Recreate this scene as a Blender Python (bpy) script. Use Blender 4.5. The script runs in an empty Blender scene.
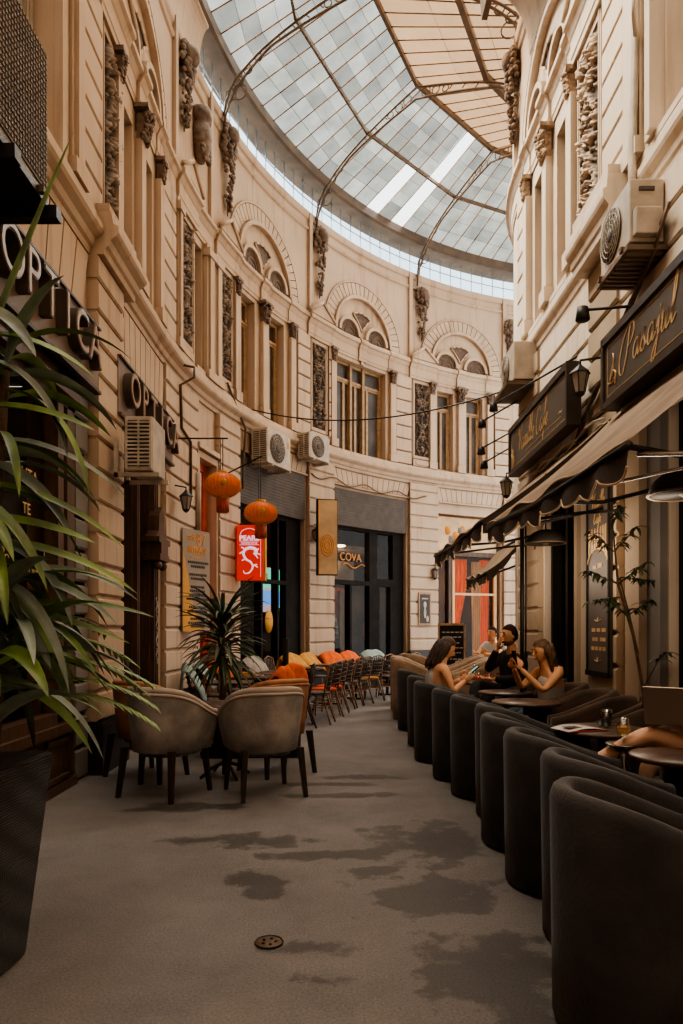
import bpy, bmesh, math, random
from mathutils import Vector, Matrix, noise
PI = math.pi
sin, cos = math.sin, math.cos
rnd = random.Random(11)
SC = bpy.context.scene
COL = SC.collection

# ------------------------------------------------------------------ mesh builder
class MB:
    def __init__(self): self.v = []; self.f = []; self.sm = []
    def add(self, vs, fs, smooth=False, M=None):
        b = len(self.v)
        if M is not None: vs = [M @ Vector(p) for p in vs]
        self.v.extend([tuple(p) for p in vs])
        self.f.extend([tuple(b + i for i in q) for q in fs]); self.sm.extend([smooth] * len(fs))
        return self
    def hexa(self, c, smooth=False, M=None):
        return self.add(c, [(0,3,2,1),(4,5,6,7),(0,1,5,4),(1,2,6,5),(2,3,7,6),(3,0,4,7)], smooth, M)
    def box(self, x0, x1, y0, y1, z0, z1, M=None, tx=1, ty=1):
        cx, cy = (x0+x1)/2, (y0+y1)/2
        T = [(cx+(x-cx)*tx, cy+(y-cy)*ty) for x, y in ((x0,y0),(x1,y0),(x1,y1),(x0,y1))]
        return self.hexa([(x0,y0,z0),(x1,y0,z0),(x1,y1,z0),(x0,y1,z0)] + [(a,b,z1) for a, b in T], M=M)
    def grid(self, rows, closed_u=False, closed_v=False, smooth=True, M=None, caps=False):
        n, m = len(rows), len(rows[0]); vs = [p for r in rows for p in r]; fs = []
        for i in range(n if closed_v else n-1):
            for j in range(m if closed_u else m-1):
                a = i*m+j; b = i*m+(j+1) % m; c = ((i+1) % n)*m+(j+1) % m; d = ((i+1) % n)*m+j
                fs.append((a, b, c, d))
        if caps: fs.append(tuple(range(m))[::-1]); fs.append(tuple((n-1)*m+j for j in range(m)))
        return self.add(vs, fs, smooth, M)
    def tube(self, pts, r, n=8, closed=False, M=None, smooth=True):
        pts = [Vector(p) for p in pts]; k = len(pts); rows = []; up = Vector((0, 0, 1)); prev = None
        for i, p in enumerate(pts):
            a = pts[(i-1) % k] if (closed or i > 0) else p; b = pts[(i+1) % k] if (closed or i < k-1) else p
            t = (b-a).normalized() if (b-a).length > 1e-9 else Vector((0, 0, 1))
            if prev is None:
                s = t.cross(up);
                if s.length < 1e-3: s = t.cross(Vector((1, 0, 0)))
            else: s = prev - t*prev.dot(t)
            if s.length < 1e-6: s = t.cross(Vector((1, .1, 0)))
            s.normalize(); prev = s; w = t.cross(s); rr = r[i] if isinstance(r, (list, tuple)) else r
            rows.append([p + (s*cos(2*PI*j/n) + w*sin(2*PI*j/n))*rr for j in range(n)])
        return self.grid(rows, True, closed, smooth, M, caps=not closed)
    def lathe(self, prof, c=(0,0,0), n=20, M=None, smooth=True, sx=1, sy=1):
        rows = [[(c[0]+max(r, 1e-4)*cos(2*PI*j/n)*sx, c[1]+max(r, 1e-4)*sin(2*PI*j/n)*sy, c[2]+z) for j in range(n)] for r, z in prof]
        return self.grid(rows, True, False, smooth, M, caps=True)
    def ball(self, c, r, n=12, m=8, M=None):
        if not isinstance(r, (list, tuple)): r = (r, r, r)
        rows = []
        for i in range(m+1):
            a = -PI/2 + PI*i/m
            rows.append([(c[0]+max(cos(a), 1e-3)*cos(2*PI*j/n)*r[0], c[1]+max(cos(a), 1e-3)*sin(2*PI*j/n)*r[1], c[2]+sin(a)*r[2]) for j in range(n)])
        return self.grid(rows, True, False, True, M, caps=True)
    def prism(self, poly, f0, f1):
        n = len(poly); vs = [f0(*p) for p in poly] + [f1(*p) for p in poly]
        fs = [tuple(range(n))[::-1], tuple(range(n, 2*n))] + [(i, (i+1) % n, n+(i+1) % n, n+i) for i in range(n)]
        return self.add(vs, fs)
    def build(self, name, m, parent=None, loc=None, rot=None, bevel=0, attr=None):
        me = bpy.data.meshes.new(name); me.from_pydata(self.v, [], self.f); me.validate(); 
        if len(me.polygons) == len(self.sm): me.polygons.foreach_set('use_smooth', self.sm)
        bm = bmesh.new(); bm.from_mesh(me); bmesh.ops.recalc_face_normals(bm, faces=bm.faces); bm.to_mesh(me); bm.free()
        if isinstance(m, (list, tuple)):
            for q in m: me.materials.append(q)
        else: me.materials.append(m)
        o = bpy.data.objects.new(name, me); COL.objects.link(o)
        if parent: o.parent = parent
        if loc: o.location = loc
        if rot: o.rotation_euler = rot
        if bevel:
            b = o.modifiers.new('bevel', 'BEVEL'); b.width = bevel; b.segments = 2; b.limit_method = 'ANGLE'; b.angle_limit = .7
        return o

def tag(o, label=None, cat=None, group=None, kind=None):
    if label: o['label'] = label
    if cat: o['category'] = cat
    if group: o['group'] = group
    if kind: o['kind'] = kind
    return o
def thing(name, label, cat, loc=(0,0,0), rz=0, group=None, kind=None):
    o = bpy.data.objects.new(name, None); COL.objects.link(o); o.empty_display_size = .1
    o.location = loc; o.rotation_euler = (0, 0, rz)
    return tag(o, label, cat, group, kind)
def kids(o): return [c for c in list(bpy.data.objects) if c.parent == o]
def dup(root, loc, rz=0, label=None, group=None, mats=None, scale=None):
    r = root.copy(); COL.objects.link(r); r.location = loc; r.rotation_euler = (0, 0, rz)
    if label: r['label'] = label
    if group: r['group'] = group
    if scale: r.scale = scale
    def rec(a, b):
        for ch in kids(a):
            c = ch.copy(); COL.objects.link(c); c.parent = b
            if mats and ch.type == 'MESH':
                nm = ch.name.split('.')[0]
                if nm in mats: c.data = c.data.copy(); c.data.materials[0] = mats[nm]
            rec(ch, c)
    rec(root, r)
    return r

# ------------------------------------------------------------------ materials
def mat(name, col, rough=.6, metal=0, var=.12, scale=4, bump=0, bscale=None, col2=None, emit=0, ecol=None, spec=.5, detail=5, stretch=(1,1,1), thr=None, sheen=0, alpha=1):
    m = bpy.data.materials.new(name); m.use_nodes = True; nt = m.node_tree; N = nt.nodes; Lk = nt.links
    b = N['Principled BSDF']; b.inputs['Roughness'].default_value = rough; b.inputs['Metallic'].default_value = metal
    b.inputs['Specular IOR Level'].default_value = spec
    if sheen: b.inputs['Sheen Weight'].default_value = sheen; b.inputs['Sheen Roughness'].default_value = .4; b.inputs['Sheen Tint'].default_value = (.5,.5,.53,1)
    tc = N.new('ShaderNodeTexCoord'); mp = N.new('ShaderNodeMapping'); mp.inputs['Scale'].default_value = stretch
    Lk.new(tc.outputs['Object'], mp.inputs['Vector'])
    nz = N.new('ShaderNodeTexNoise'); nz.inputs['Scale'].default_value = scale; nz.inputs['Detail'].default_value = detail
    Lk.new(mp.outputs[0], nz.inputs['Vector'])
    cr = N.new('ShaderNodeValToRGB'); c2 = col2 or tuple(c*(1-var) for c in col)
    c1 = col if col2 else tuple(min(1, c*(1+var)) for c in col)
    t = thr or (.35, .65)
    cr.color_ramp.elements[0].position = t[0]; cr.color_ramp.elements[1].position = t[1]
    cr.color_ramp.elements[0].color = (*c2, 1); cr.color_ramp.elements[1].color = (*c1, 1)
    Lk.new(nz.outputs['Fac'], cr.inputs['Fac']); Lk.new(cr.outputs['Color'], b.inputs['Base Color'])
    if bump:
        n2 = N.new('ShaderNodeTexNoise'); n2.inputs['Scale'].default_value = bscale or scale*6; n2.inputs['Detail'].default_value = 4
        Lk.new(mp.outputs[0], n2.inputs['Vector'])
        bp = N.new('ShaderNodeBump'); bp.inputs['Strength'].default_value = bump; bp.inputs['Distance'].default_value = .01
        Lk.new(n2.outputs['Fac'], bp.inputs['Height']); Lk.new(bp.outputs['Normal'], b.inputs['Normal'])
    if emit:
        b.inputs['Emission Color'].default_value = (*(ecol or col), 1); b.inputs['Emission Strength'].default_value = emit
    return m

def wall_mat(name, c1, c2, dark):
    m = bpy.data.materials.new(name); m.use_nodes = True; nt = m.node_tree; N = nt.nodes; Lk = nt.links
    b = N['Principled BSDF']; b.inputs['Roughness'].default_value = .85; b.inputs['Specular IOR Level'].default_value = .2
    tc = N.new('ShaderNodeTexCoord')
    n1 = N.new('ShaderNodeTexNoise'); n1.inputs['Scale'].default_value = .9; n1.inputs['Detail'].default_value = 8; n1.inputs['Roughness'].default_value = .65
    Lk.new(tc.outputs['Object'], n1.inputs['Vector'])
    cr = N.new('ShaderNodeValToRGB'); cr.color_ramp.elements[0].position = .3; cr.color_ramp.elements[1].position = .7
    cr.color_ramp.elements[0].color = (*c2, 1); cr.color_ramp.elements[1].color = (*c1, 1)
    Lk.new(n1.outputs['Fac'], cr.inputs['Fac'])
    mp = N.new('ShaderNodeMapping'); mp.inputs['Scale'].default_value = (5, 5, .5); Lk.new(tc.outputs['Object'], mp.inputs['Vector'])
    n2 = N.new('ShaderNodeTexNoise'); n2.inputs['Scale'].default_value = 1.3; n2.inputs['Detail'].default_value = 6; Lk.new(mp.outputs[0], n2.inputs['Vector'])
    c3 = N.new('ShaderNodeValToRGB'); c3.color_ramp.elements[0].position = .52; c3.color_ramp.elements[1].position = .78
    c3.color_ramp.elements[0].color = (1,1,1,1); c3.color_ramp.elements[1].color = (*dark, 1)
    Lk.new(n2.outputs['Fac'], c3.inputs['Fac'])
    mx = N.new('ShaderNodeMixRGB'); mx.blend_type = 'MULTIPLY'; mx.inputs['Fac'].default_value = .8
    Lk.new(cr.outputs['Color'], mx.inputs[1]); Lk.new(c3.outputs['Color'], mx.inputs[2])
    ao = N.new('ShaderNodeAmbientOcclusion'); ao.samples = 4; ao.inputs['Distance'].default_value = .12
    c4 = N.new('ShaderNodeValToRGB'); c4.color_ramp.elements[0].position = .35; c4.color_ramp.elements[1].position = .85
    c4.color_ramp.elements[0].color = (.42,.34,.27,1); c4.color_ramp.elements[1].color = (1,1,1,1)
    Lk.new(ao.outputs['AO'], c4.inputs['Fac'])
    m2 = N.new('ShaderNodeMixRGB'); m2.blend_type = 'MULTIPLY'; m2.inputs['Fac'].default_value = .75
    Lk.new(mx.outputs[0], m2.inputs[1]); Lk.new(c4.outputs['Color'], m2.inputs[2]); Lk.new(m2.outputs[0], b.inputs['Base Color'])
    n3 = N.new('ShaderNodeTexNoise'); n3.inputs['Scale'].default_value = 30; Lk.new(tc.outputs['Object'], n3.inputs['Vector'])
    bp = N.new('ShaderNodeBump'); bp.inputs['Strength'].default_value = .15; bp.inputs['Distance'].default_value = .01
    Lk.new(n3.outputs['Fac'], bp.inputs['Height']); Lk.new(bp.outputs['Normal'], b.inputs['Normal'])
    return m

def glass_mat(name, tint, refl=.12, rough=.05, noisy=0, mixd=0, dcol=(.5,.5,.5), scale=3):
    m = bpy.data.materials.new(name); m.use_nodes = True; nt = m.node_tree; N = nt.nodes; Lk = nt.links
    for n in list(N):
        if n.type == 'BSDF_PRINCIPLED': N.remove(n)
    out = N['Material Output']
    tr = N.new('ShaderNodeBsdfTransparent'); tr.inputs[0].default_value = (*tint, 1)
    gl = N.new('ShaderNodeBsdfGlossy'); gl.inputs['Roughness'].default_value = rough; gl.inputs[0].default_value = (.9,.9,.9,1)
    mx = N.new('ShaderNodeMixShader'); mx.inputs[0].default_value = refl
    Lk.new(tr.outputs[0], mx.inputs[1]); Lk.new(gl.outputs[0], mx.inputs[2]); last = mx
    if noisy:
        tc = N.new('ShaderNodeTexCoord'); nz = N.new('ShaderNodeTexNoise'); nz.inputs['Scale'].default_value = scale; nz.inputs['Detail'].default_value = 6
        at = N.new('ShaderNodeAttribute'); at.attribute_name = 'tint'; 
        Lk.new(tc.outputs['Object'], nz.inputs['Vector'])
        cr = N.new('ShaderNodeValToRGB'); cr.color_ramp.elements[0].position = .3; cr.color_ramp.elements[1].position = .7
        cr.color_ramp.elements[0].color = (*[c*(1-noisy) for c in tint], 1); cr.color_ramp.elements[1].color = (*[min(1, c*(1+noisy)) for c in tint], 1)
        Lk.new(nz.outputs['Fac'], cr.inputs['Fac'])
        mu = N.new('ShaderNodeMixRGB'); mu.blend_type = 'MULTIPLY'; mu.inputs['Fac'].default_value = 1
        Lk.new(cr.outputs['Color'], mu.inputs[1]); Lk.new(at.outputs['Color'], mu.inputs[2]); Lk.new(mu.outputs[0], tr.inputs[0])
    if mixd:
        df = N.new('ShaderNodeBsdfTranslucent'); df.inputs[0].default_value = (*dcol, 1)
        m2 = N.new('ShaderNodeMixShader'); m2.inputs[0].default_value = mixd
        Lk.new(last.outputs[0], m2.inputs[1]); Lk.new(df.outputs[0], m2.inputs[2]); last = m2
    Lk.new(last.outputs[0], out.inputs['Surface'])
    return m

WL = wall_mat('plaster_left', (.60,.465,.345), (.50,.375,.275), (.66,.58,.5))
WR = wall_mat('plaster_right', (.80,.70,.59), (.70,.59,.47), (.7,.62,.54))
M = dict(
 groove=mat('groove', (.20,.14,.10), .9),
 bronze=mat('bronze', (.17,.115,.08), .6, .2, .35, 14, .4),
 recess_shade=mat('recess_shade', (.13,.085,.06), .8, 0, .3, 20, .4),
 black=mat('black', (.02,.017,.015), .7, 0, .2, spec=.12), black_m=mat('black_metal', (.03,.027,.025), .45, .6),
 iron=mat('roof_iron', (.13,.085,.052), .6, .3, .2, 6), rust=mat('glazing_bar', (.34,.17,.06), .7, 0, .25, 8),
 soffit=mat('soffit', (.10,.068,.045), .75, 0, .3, 3, .2),
 ochre=mat('ochre_paint', (.36,.23,.12), .55, 0, .2, 10),
 wood=mat('dark_wood', (.085,.045,.024), .45, 0, .35, 3, .2, stretch=(8,8,1)),
 redwood=mat('red_paint', (.55,.09,.025), .5, 0, .2, 6),
 shutter=mat('shutter_grey', (.105,.085,.07), .7, 0, .15, 5),
 sign_brown=mat('sign_brown', (.19,.13,.09), .55, 0, .12, 2), letter=mat('letter_side', (.07,.045,.03), .5),
 letter_f=mat('letter_face', (.34,.235,.16), .4), gold=mat('gold', (.62,.42,.22), .4, .1, .15, 10),
 bframe=mat('sign_frame', (.045,.035,.028), .5, 0, .2), board=mat('signboard_black', (.085,.07,.06), .5, 0, .15, 2),
 white=mat('white_paint', (.62,.56,.48), .5, 0, .1, 5), acw=mat('ac_casing', (.5,.43,.35), .5, 0, .18, 6), acd=mat('ac_grille', (.09,.075,.065), .6, .2),
 velvet=mat('black_velvet', (.032,.029,.028), .8, 0, .5, 5, .3, 60, sheen=.3, thr=(.3,.7)),
 velvet_b=mat('brown_velvet', (.07,.045,.03), .8, 0, .4, 5, .3, 60, sheen=.3),
 tan=mat('tan_and_lit_velvet', (.33,.22,.14), .8, 0, .25, 7, .3, 50, sheen=.3),
 greyv=mat('grey_velvet', (.34,.30,.265), .85, 0, .25, 6, .3, 50, sheen=.3), brownv=mat('brown_leather', (.36,.16,.07), .6, 0, .25, 7, .2),
 rimgrey=mat('grey_piping', (.42,.34,.28), .85), legw=mat('leg_wood', (.035,.02,.014), .4),
 table=mat('table_top', (.10,.062,.045), .35, 0, .2, 4), tan_awn=mat('awning_brown', (.25,.17,.11), .85, 0, .25, 2.5, .3, 30),
 awn_d=mat('awning_dark', (.05,.034,.024), .9, 0, .3, 4, .2), piping=mat('awning_piping', (.62,.45,.29), .8),
 rattan=mat('rattan', (.25,.14,.075), .6, 0, .5, 25, .3), rattan_d=mat('dark_rattan', (.085,.058,.042), .6, 0, .4, 25, .3),
 orange=mat('orange_blanket', (.62,.11,.015), .95, 0, .15, 9, .4), yellow=mat('yellow_blanket', (.52,.25,.05), .95, 0, .15, 9, .4),
 greyb=mat('grey_blanket', (.30,.25,.21), .95, 0, .15, 9, .4), teal=mat('teal_blanket', (.26,.34,.31), .95, 0, .15, 9, .4), red=mat('red_cushion', (.55,.07,.02), .9),
 skin=mat('skin', (.78,.42,.23), .55, 0, .05, 8), skin_l=mat('skin_legs', (.8,.48,.31), .5, 0, .05, 8), hair=mat('brown_hair', (.06,.032,.02), .5, 0, .5, 20, .5, stretch=(4,4,.6)),
 hair_b=mat('dark_hair', (.035,.02,.014), .9, spec=.1), beard=mat('beard', (.2,.1,.055), .9, spec=.1), hair_l=mat('light_brown_hair', (.13,.07,.035), .5, 0, .6, 18, .5, stretch=(4,4,.6)),
 cloth_w=mat('white_cloth', (.48,.47,.44), .9), cloth_b=mat('black_cloth', (.02,.018,.018), .9), cloth_blue=mat('blue_cloth', (.02,.07,.35), .9), denim=mat('denim', (.07,.1,.12), .9),
 leaf=mat('leaf', (.14,.215,.045), .42, 0, .5, 5, spec=.5), leaf_b=mat('leaf_bluish', (.15,.185,.14), .42, 0, .4, 6), leaf_d=mat('leaf_dark', (.065,.09,.04), .5, 0, .4, 6),
 bark=mat('bark', (.12,.07,.04), .9, 0, .3, 20, .5), soil=mat('soil', (.03,.02,.015), 1),
 lantern=mat('lantern_silk', (.62,.10,.02), .6, 0, .15, 8, emit=.12, ecol=(1,.2,.03)), lgold=mat('lantern_gold', (.62,.30,.06), .5),
 redsign=mat('red_sign', (.62,.03,.02), .5, 0, .05, emit=.35, ecol=(.9,.04,.02)), whitel=mat('sign_white', (.85,.7,.8), .5, emit=.5, ecol=(1,.8,1)),
 creamsign=mat('cream_sign', (.62,.43,.24), .5, 0, .15, 4), orange_p=mat('orange_print', (.72,.30,.05), .6), yellow_p=mat('yellow_print', (.72,.36,.06), .6, 0, .04), dark_p=mat('dark_print', (.06,.045,.04), .7),
 banner=mat('banner_grey', (.36,.29,.22), .7, 0, .05), paper=mat('paper', (.55,.5,.45), .7), steel=mat('steel', (.5,.48,.46), .25, 1, .05), silver=mat('laptop_silver', (.42,.35,.29), .4, .7, .04, 2),
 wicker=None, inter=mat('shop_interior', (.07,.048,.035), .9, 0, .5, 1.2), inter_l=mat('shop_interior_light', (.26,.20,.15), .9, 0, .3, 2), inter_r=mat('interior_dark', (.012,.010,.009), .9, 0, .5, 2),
 pane=mat('upper_pane', (.075,.062,.052), .35, 0, .5, 1.5, spec=.3), pane_l=mat('curtained_pane', (.26,.24,.21), .3, 0, .2, 1.5), clbar=mat('clerestory_bar', (.16,.19,.22), .5, .3), warm=mat('warm_lamp', (1,.85,.6), .5, emit=5, ecol=(1,.85,.65)),
 curtain=mat('orange_curtain', (.85,.13,.0), .9, 0, .3, 5, emit=.22, ecol=(1,.17,.0), stretch=(6,6,.6)), curtain_l=mat('cream_curtain', (.65,.40,.22), .9, 0, .2, 5, emit=.08, ecol=(1,.6,.3), stretch=(6,6,.6)),  # curtains glow a little, standing in for warm light on them
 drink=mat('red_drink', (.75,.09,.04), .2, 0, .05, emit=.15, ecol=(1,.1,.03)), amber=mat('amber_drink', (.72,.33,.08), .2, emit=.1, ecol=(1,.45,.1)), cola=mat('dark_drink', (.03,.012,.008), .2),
 phone=mat('phone', (.2,.45,.42), .3, emit=.3, ecol=(.3,.9,.8)), chalk=mat('chalk', (.5,.46,.42), .9), plinth=mat('black_plinth', (.016,.014,.013), .35, 0, .3, 3),
 stone=mat('column_stone', (.45,.35,.25), .8, 0, .15, 1.5), blue_stone=mat('column_grey', (.22,.205,.19), .8, 0, .12, 2), green=mat('screen_green', (.1,.5,.35), .5, emit=1.1, ecol=(.15,.85,.6)), blue=mat('screen_blue', (.1,.25,.8), .5, emit=1.1, ecol=(.15,.4,1)),
 stripe=mat('striped_shirt', (.30,.33,.36), .9, 0, .6, 6, stretch=(.2,.2,4)), lampglass=mat('lamp_glass', (.35,.3,.25), .2, 0, .1), eye=mat('eye', (.02,.012,.01), .3), lip=mat('lip', (.45,.12,.09), .5),
)
GL = dict(shop=glass_mat('shop_glass', (.85,.82,.78), .014, .03), sky=glass_mat('roof_glass', (.265,.265,.24), .04, .2, .22, .0, scale=2.2),
 tan=glass_mat('roof_glass_tan', (.14,.09,.055), .0, .3, .2, .06, (.7,.45,.25)), clear=glass_mat('clerestory_glass', (.80,.88,.93), .04, .1), cup=glass_mat('cup_glass', (.85,.85,.85), .2, .02))

def wicker_mat():
    m = mat('planter_weave', (.05,.043,.038), .5, 0, .2, 8); nt = m.node_tree; N = nt.nodes; Lk = nt.links
    tc = N.new('ShaderNodeTexCoord'); mp = N.new('ShaderNodeMapping'); Lk.new(tc.outputs['Object'], mp.inputs['Vector'])
    ws = []
    for ax, sc in (('Z', 26), ('Y', 22), ('X', 22)):
        w = N.new('ShaderNodeTexWave'); w.wave_type = 'BANDS'; w.bands_direction = ax; w.inputs['Scale'].default_value = sc; Lk.new(mp.outputs[0], w.inputs['Vector']); ws.append(w)
    a = N.new('ShaderNodeMath'); a.operation = 'ADD'; Lk.new(ws[1].outputs['Fac'], a.inputs[0]); Lk.new(ws[2].outputs['Fac'], a.inputs[1])
    b = N.new('ShaderNodeMath'); b.operation = 'MULTIPLY'; Lk.new(a.outputs[0], b.inputs[0]); Lk.new(ws[0].outputs['Fac'], b.inputs[1])
    bp = N.new('ShaderNodeBump'); bp.inputs['Strength'].default_value = .9; bp.inputs['Distance'].default_value = .02
    Lk.new(b.outputs[0], bp.inputs['Height']); Lk.new(bp.outputs['Normal'], N['Principled BSDF'].inputs['Normal'])
    cr = N.new('ShaderNodeValToRGB'); cr.color_ramp.elements[0].color = (.012,.01,.009,1); cr.color_ramp.elements[1].color = (.16,.14,.125,1); cr.color_ramp.elements[1].position = .8
    Lk.new(b.outputs[0], cr.inputs['Fac']); Lk.new(cr.outputs['Color'], N['Principled BSDF'].inputs['Base Color'])
    return m
M['wicker'] = wicker_mat()

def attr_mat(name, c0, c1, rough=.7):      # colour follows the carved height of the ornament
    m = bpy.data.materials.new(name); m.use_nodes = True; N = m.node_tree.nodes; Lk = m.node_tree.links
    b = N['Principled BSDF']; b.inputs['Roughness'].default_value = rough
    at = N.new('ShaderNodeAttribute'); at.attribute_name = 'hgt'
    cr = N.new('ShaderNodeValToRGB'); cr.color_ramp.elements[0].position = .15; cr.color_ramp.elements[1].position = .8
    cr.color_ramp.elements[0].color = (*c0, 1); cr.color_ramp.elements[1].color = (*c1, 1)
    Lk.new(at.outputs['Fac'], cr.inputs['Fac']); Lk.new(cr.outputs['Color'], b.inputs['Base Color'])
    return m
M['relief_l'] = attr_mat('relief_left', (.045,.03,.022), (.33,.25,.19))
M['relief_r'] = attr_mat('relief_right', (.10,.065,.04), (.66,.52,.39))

# ------------------------------------------------------------------ facade coordinates: s along the wall, o out of the wall, z up
LX, LCX, LCY, LR = -2.45, 7.70, 9.1, 10.15
RX, RCX, RCY, RRR = 2.6, 6.6, 10.1, 4.0
def PL(s, o, z):
    if s <= LCY: return Vector((LX + o, s, z))
    t = (s-LCY)/LR; r = LR - o
    return Vector((LCX - r*cos(t), LCY + r*sin(t), z))
def PR(s, o, z):
    if s <= RCY: return Vector((RX - o, s, z))
    t = (s-RCY)/RRR; r = RRR + o
    return Vector((RCX - r*cos(t), RCY + r*sin(t), z))
def heading(P, s):                         # angle of the outward normal of the wall at s
    a = P(s, 0, 0); b = P(s, 1, 0); return math.atan2(b.y-a.y, b.x-a.x)
def ssteps(P, s0, s1, st=.3):
    c = LCY if P is PL else RCY
    pts = [s0] + ([c] if s0 < c < s1 else []) + [s1]; out = [s0]
    for a, b in zip(pts, pts[1:]):
        n = 1 if b <= c else max(1, math.ceil((b-a)/st))
        out += [a + (b-a)*i/n for i in range(1, n+1)]
    return out
def sweep(mb, P, s0, s1, prof, st=.3):     # closed profile of (o, z) swept along the wall
    rows = [[P(s, o, z) for o, z in prof] for s in ssteps(P, s0, s1, st)]
    return mb.grid(rows, True, False, False, caps=True)
def fbox(mb, P, s0, s1, z0, z1, o0, o1, st=.3):
    return sweep(mb, P, s0, s1, [(o0, z0), (o1, z0), (o1, z1), (o0, z1)], st)
def fpoly(mb, P, poly, o0, o1):
    return mb.prism(poly, lambda s, z: P(s, o0, z), lambda s, z: P(s, o1, z))
def ring(mb, P, sc, zc, r0, r1, a0, a1, o0, o1, n=24):
    for i in range(n):
        a = a0+(a1-a0)*i/n; b = a0+(a1-a0)*(i+1)/n
        fpoly(mb, P, [(sc+r0*cos(a), zc+r0*sin(a)), (sc+r1*cos(a), zc+r1*sin(a)), (sc+r1*cos(b), zc+r1*sin(b)), (sc+r0*cos(b), zc+r0*sin(b))], o0, o1)

_tc = {}
def text_geo(s, size=1, ext=.02, bold=0):
    k = (s, size, ext, bold)
    if k not in _tc:
        cu = bpy.data.curves.new('t', 'FONT'); cu.body = s; cu.size = size; cu.extrude = ext; cu.align_x = 'CENTER'; cu.align_y = 'CENTER'; cu.offset = bold
        ob = bpy.data.objects.new('t', cu); COL.objects.link(ob); dg = bpy.context.evaluated_depsgraph_get(); dg.update()
        me = ob.evaluated_get(dg).to_mesh(); _tc[k] = ([tuple(v.co) for v in me.vertices], [tuple(p.vertices) for p in me.polygons])
        bpy.data.objects.remove(ob)
    return _tc[k]
def text_on(mb, s, size, f, ext=.01, sx=1, bold=0):  # f(u, v, w) -> world
    vs, fs = text_geo(s, size, ext, bold)
    return mb.add([f(x*sx, y, z) for x, y, z in vs], fs)

GLY = {
 'P': ([[(.62,2.05),(.5,1.2),(.32,.35),(0,-.3),(-.45,-.2),(-.62,.5),(-.35,1.4),(.3,2.1),(.95,2.15),(1.2,1.75),(1.0,1.2),(.5,1.0)]], 1.25),
 'V': ([[(-.2,1.6),(.05,2.1),(.3,1.7),(.38,.1),(.75,1.2),(1.05,2.0),(1.35,2.15)]], 1.2),
 'C': ([[(.95,1.75),(.85,2.15),(.4,2.05),(.05,1.3),(.0,.5),(.3,.0),(.7,.1),(1.05,.5)]], 1.1),
 'a': ([[(.62,.85),(.38,1.0),(.06,.65),(.06,.15),(.3,.0),(.58,.45),(.7,1.0),(.62,.3),(.72,.02),(.98,.32)]], .95),
 's': ([[(-.05,.25),(.2,.7),(.42,1.15)],[(.42,1.15),(.26,.82),(.42,.55),(.55,.25),(.4,.0),(.15,.0),(.04,.2)],[(.5,.1),(.8,.3)]], .8),
 'j': ([[(.1,.5),(.32,1.0),(.26,0),(.12,-.8),(-.15,-1.15),(-.28,-.85),(.1,-.15),(.6,.32)],[(.36,1.35),(.4,1.5)]], .55),
 'u': ([[(0,.7),(.15,1.0),(.1,.25),(.25,.0),(.5,.3),(.62,1.0),(.58,.2),(.72,.0),(.98,.32)]], .95),
 'l': ([[(0,.3),(.38,1.3),(.5,2.1),(.38,2.35),(.24,1.8),(.14,.5),(.28,.0),(.6,.35)]], .55),
 'e': ([[(0,.3),(.4,.65),(.42,.98),(.2,.9),(.08,.35),(.28,.0),(.65,.35)]], .62),
 'n': ([[(0,.6),(.14,1.0),(.08,.0)],[(.1,.4),(.38,1.0),(.5,.75),(.44,.15),(.58,.0),(.8,.32)]], .78),
 'i': ([[(0,.5),(.2,1.0),(.14,.2),(.28,.0),(.55,.35)],[(.26,1.35),(.3,1.5)]], .5),
 'f': ([[(0,.3),(.42,1.4),(.55,2.2),(.42,2.35),(.3,1.5),(.14,-.4),(.0,-1.0),(.0,-.5),(.25,.1),(.6,.4)]], .55),
 ' ': ([], .6)}
def cat(pts, n=6):
    P_ = [pts[0]] + list(pts) + [pts[-1]]; out = []
    for i in range(1, len(P_)-2):
        p0, p1, p2, p3 = [Vector(p) for p in P_[i-1:i+3]]
        for k in range(n):
            t = k/n; out.append(.5*((2*p1)+(p2-p0)*t+(2*p0-5*p1+4*p2-p3)*t*t+(3*p1-p0-3*p2+p3)*t**3))
    out.append(Vector(pts[-1])); return out
def script_on(mb, txt, size, f, w=.07, thick=.006):   # hand-lettered strokes as raised ribbons
    x = 0
    for ch in txt:
        strokes, adv = GLY[ch]
        for st in strokes:
            pts = cat([(a, b, 0) for a, b in st], 7); rows = []
            for i, p in enumerate(pts):
                d = (pts[min(i+1, len(pts)-1)]-pts[max(i-1, 0)]).normalized(); ww = w*(.35+1.0*abs(d.y)**2)
                nrm = Vector((-d.y, d.x, 0)); a = p+nrm*ww; b = p-nrm*ww
                q = []
                for pt, h in ((a, 0), (a, thick), (b, thick), (b, 0)):
                    q.append(f((x+pt.x+pt.y*.2)*size, pt.y*size, h))
                rows.append(q)
            mb.grid(rows, True, False, False, caps=True)
        x += adv*1.06
    return x*size
# ================================================================== SETTING
def struct(name, mb, m, parent=None, label=None, **k):
    o = mb.build(name, m, parent, **k)
    if not parent: tag(o, label, name.split('_')[0], kind='structure')
    return o
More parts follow.
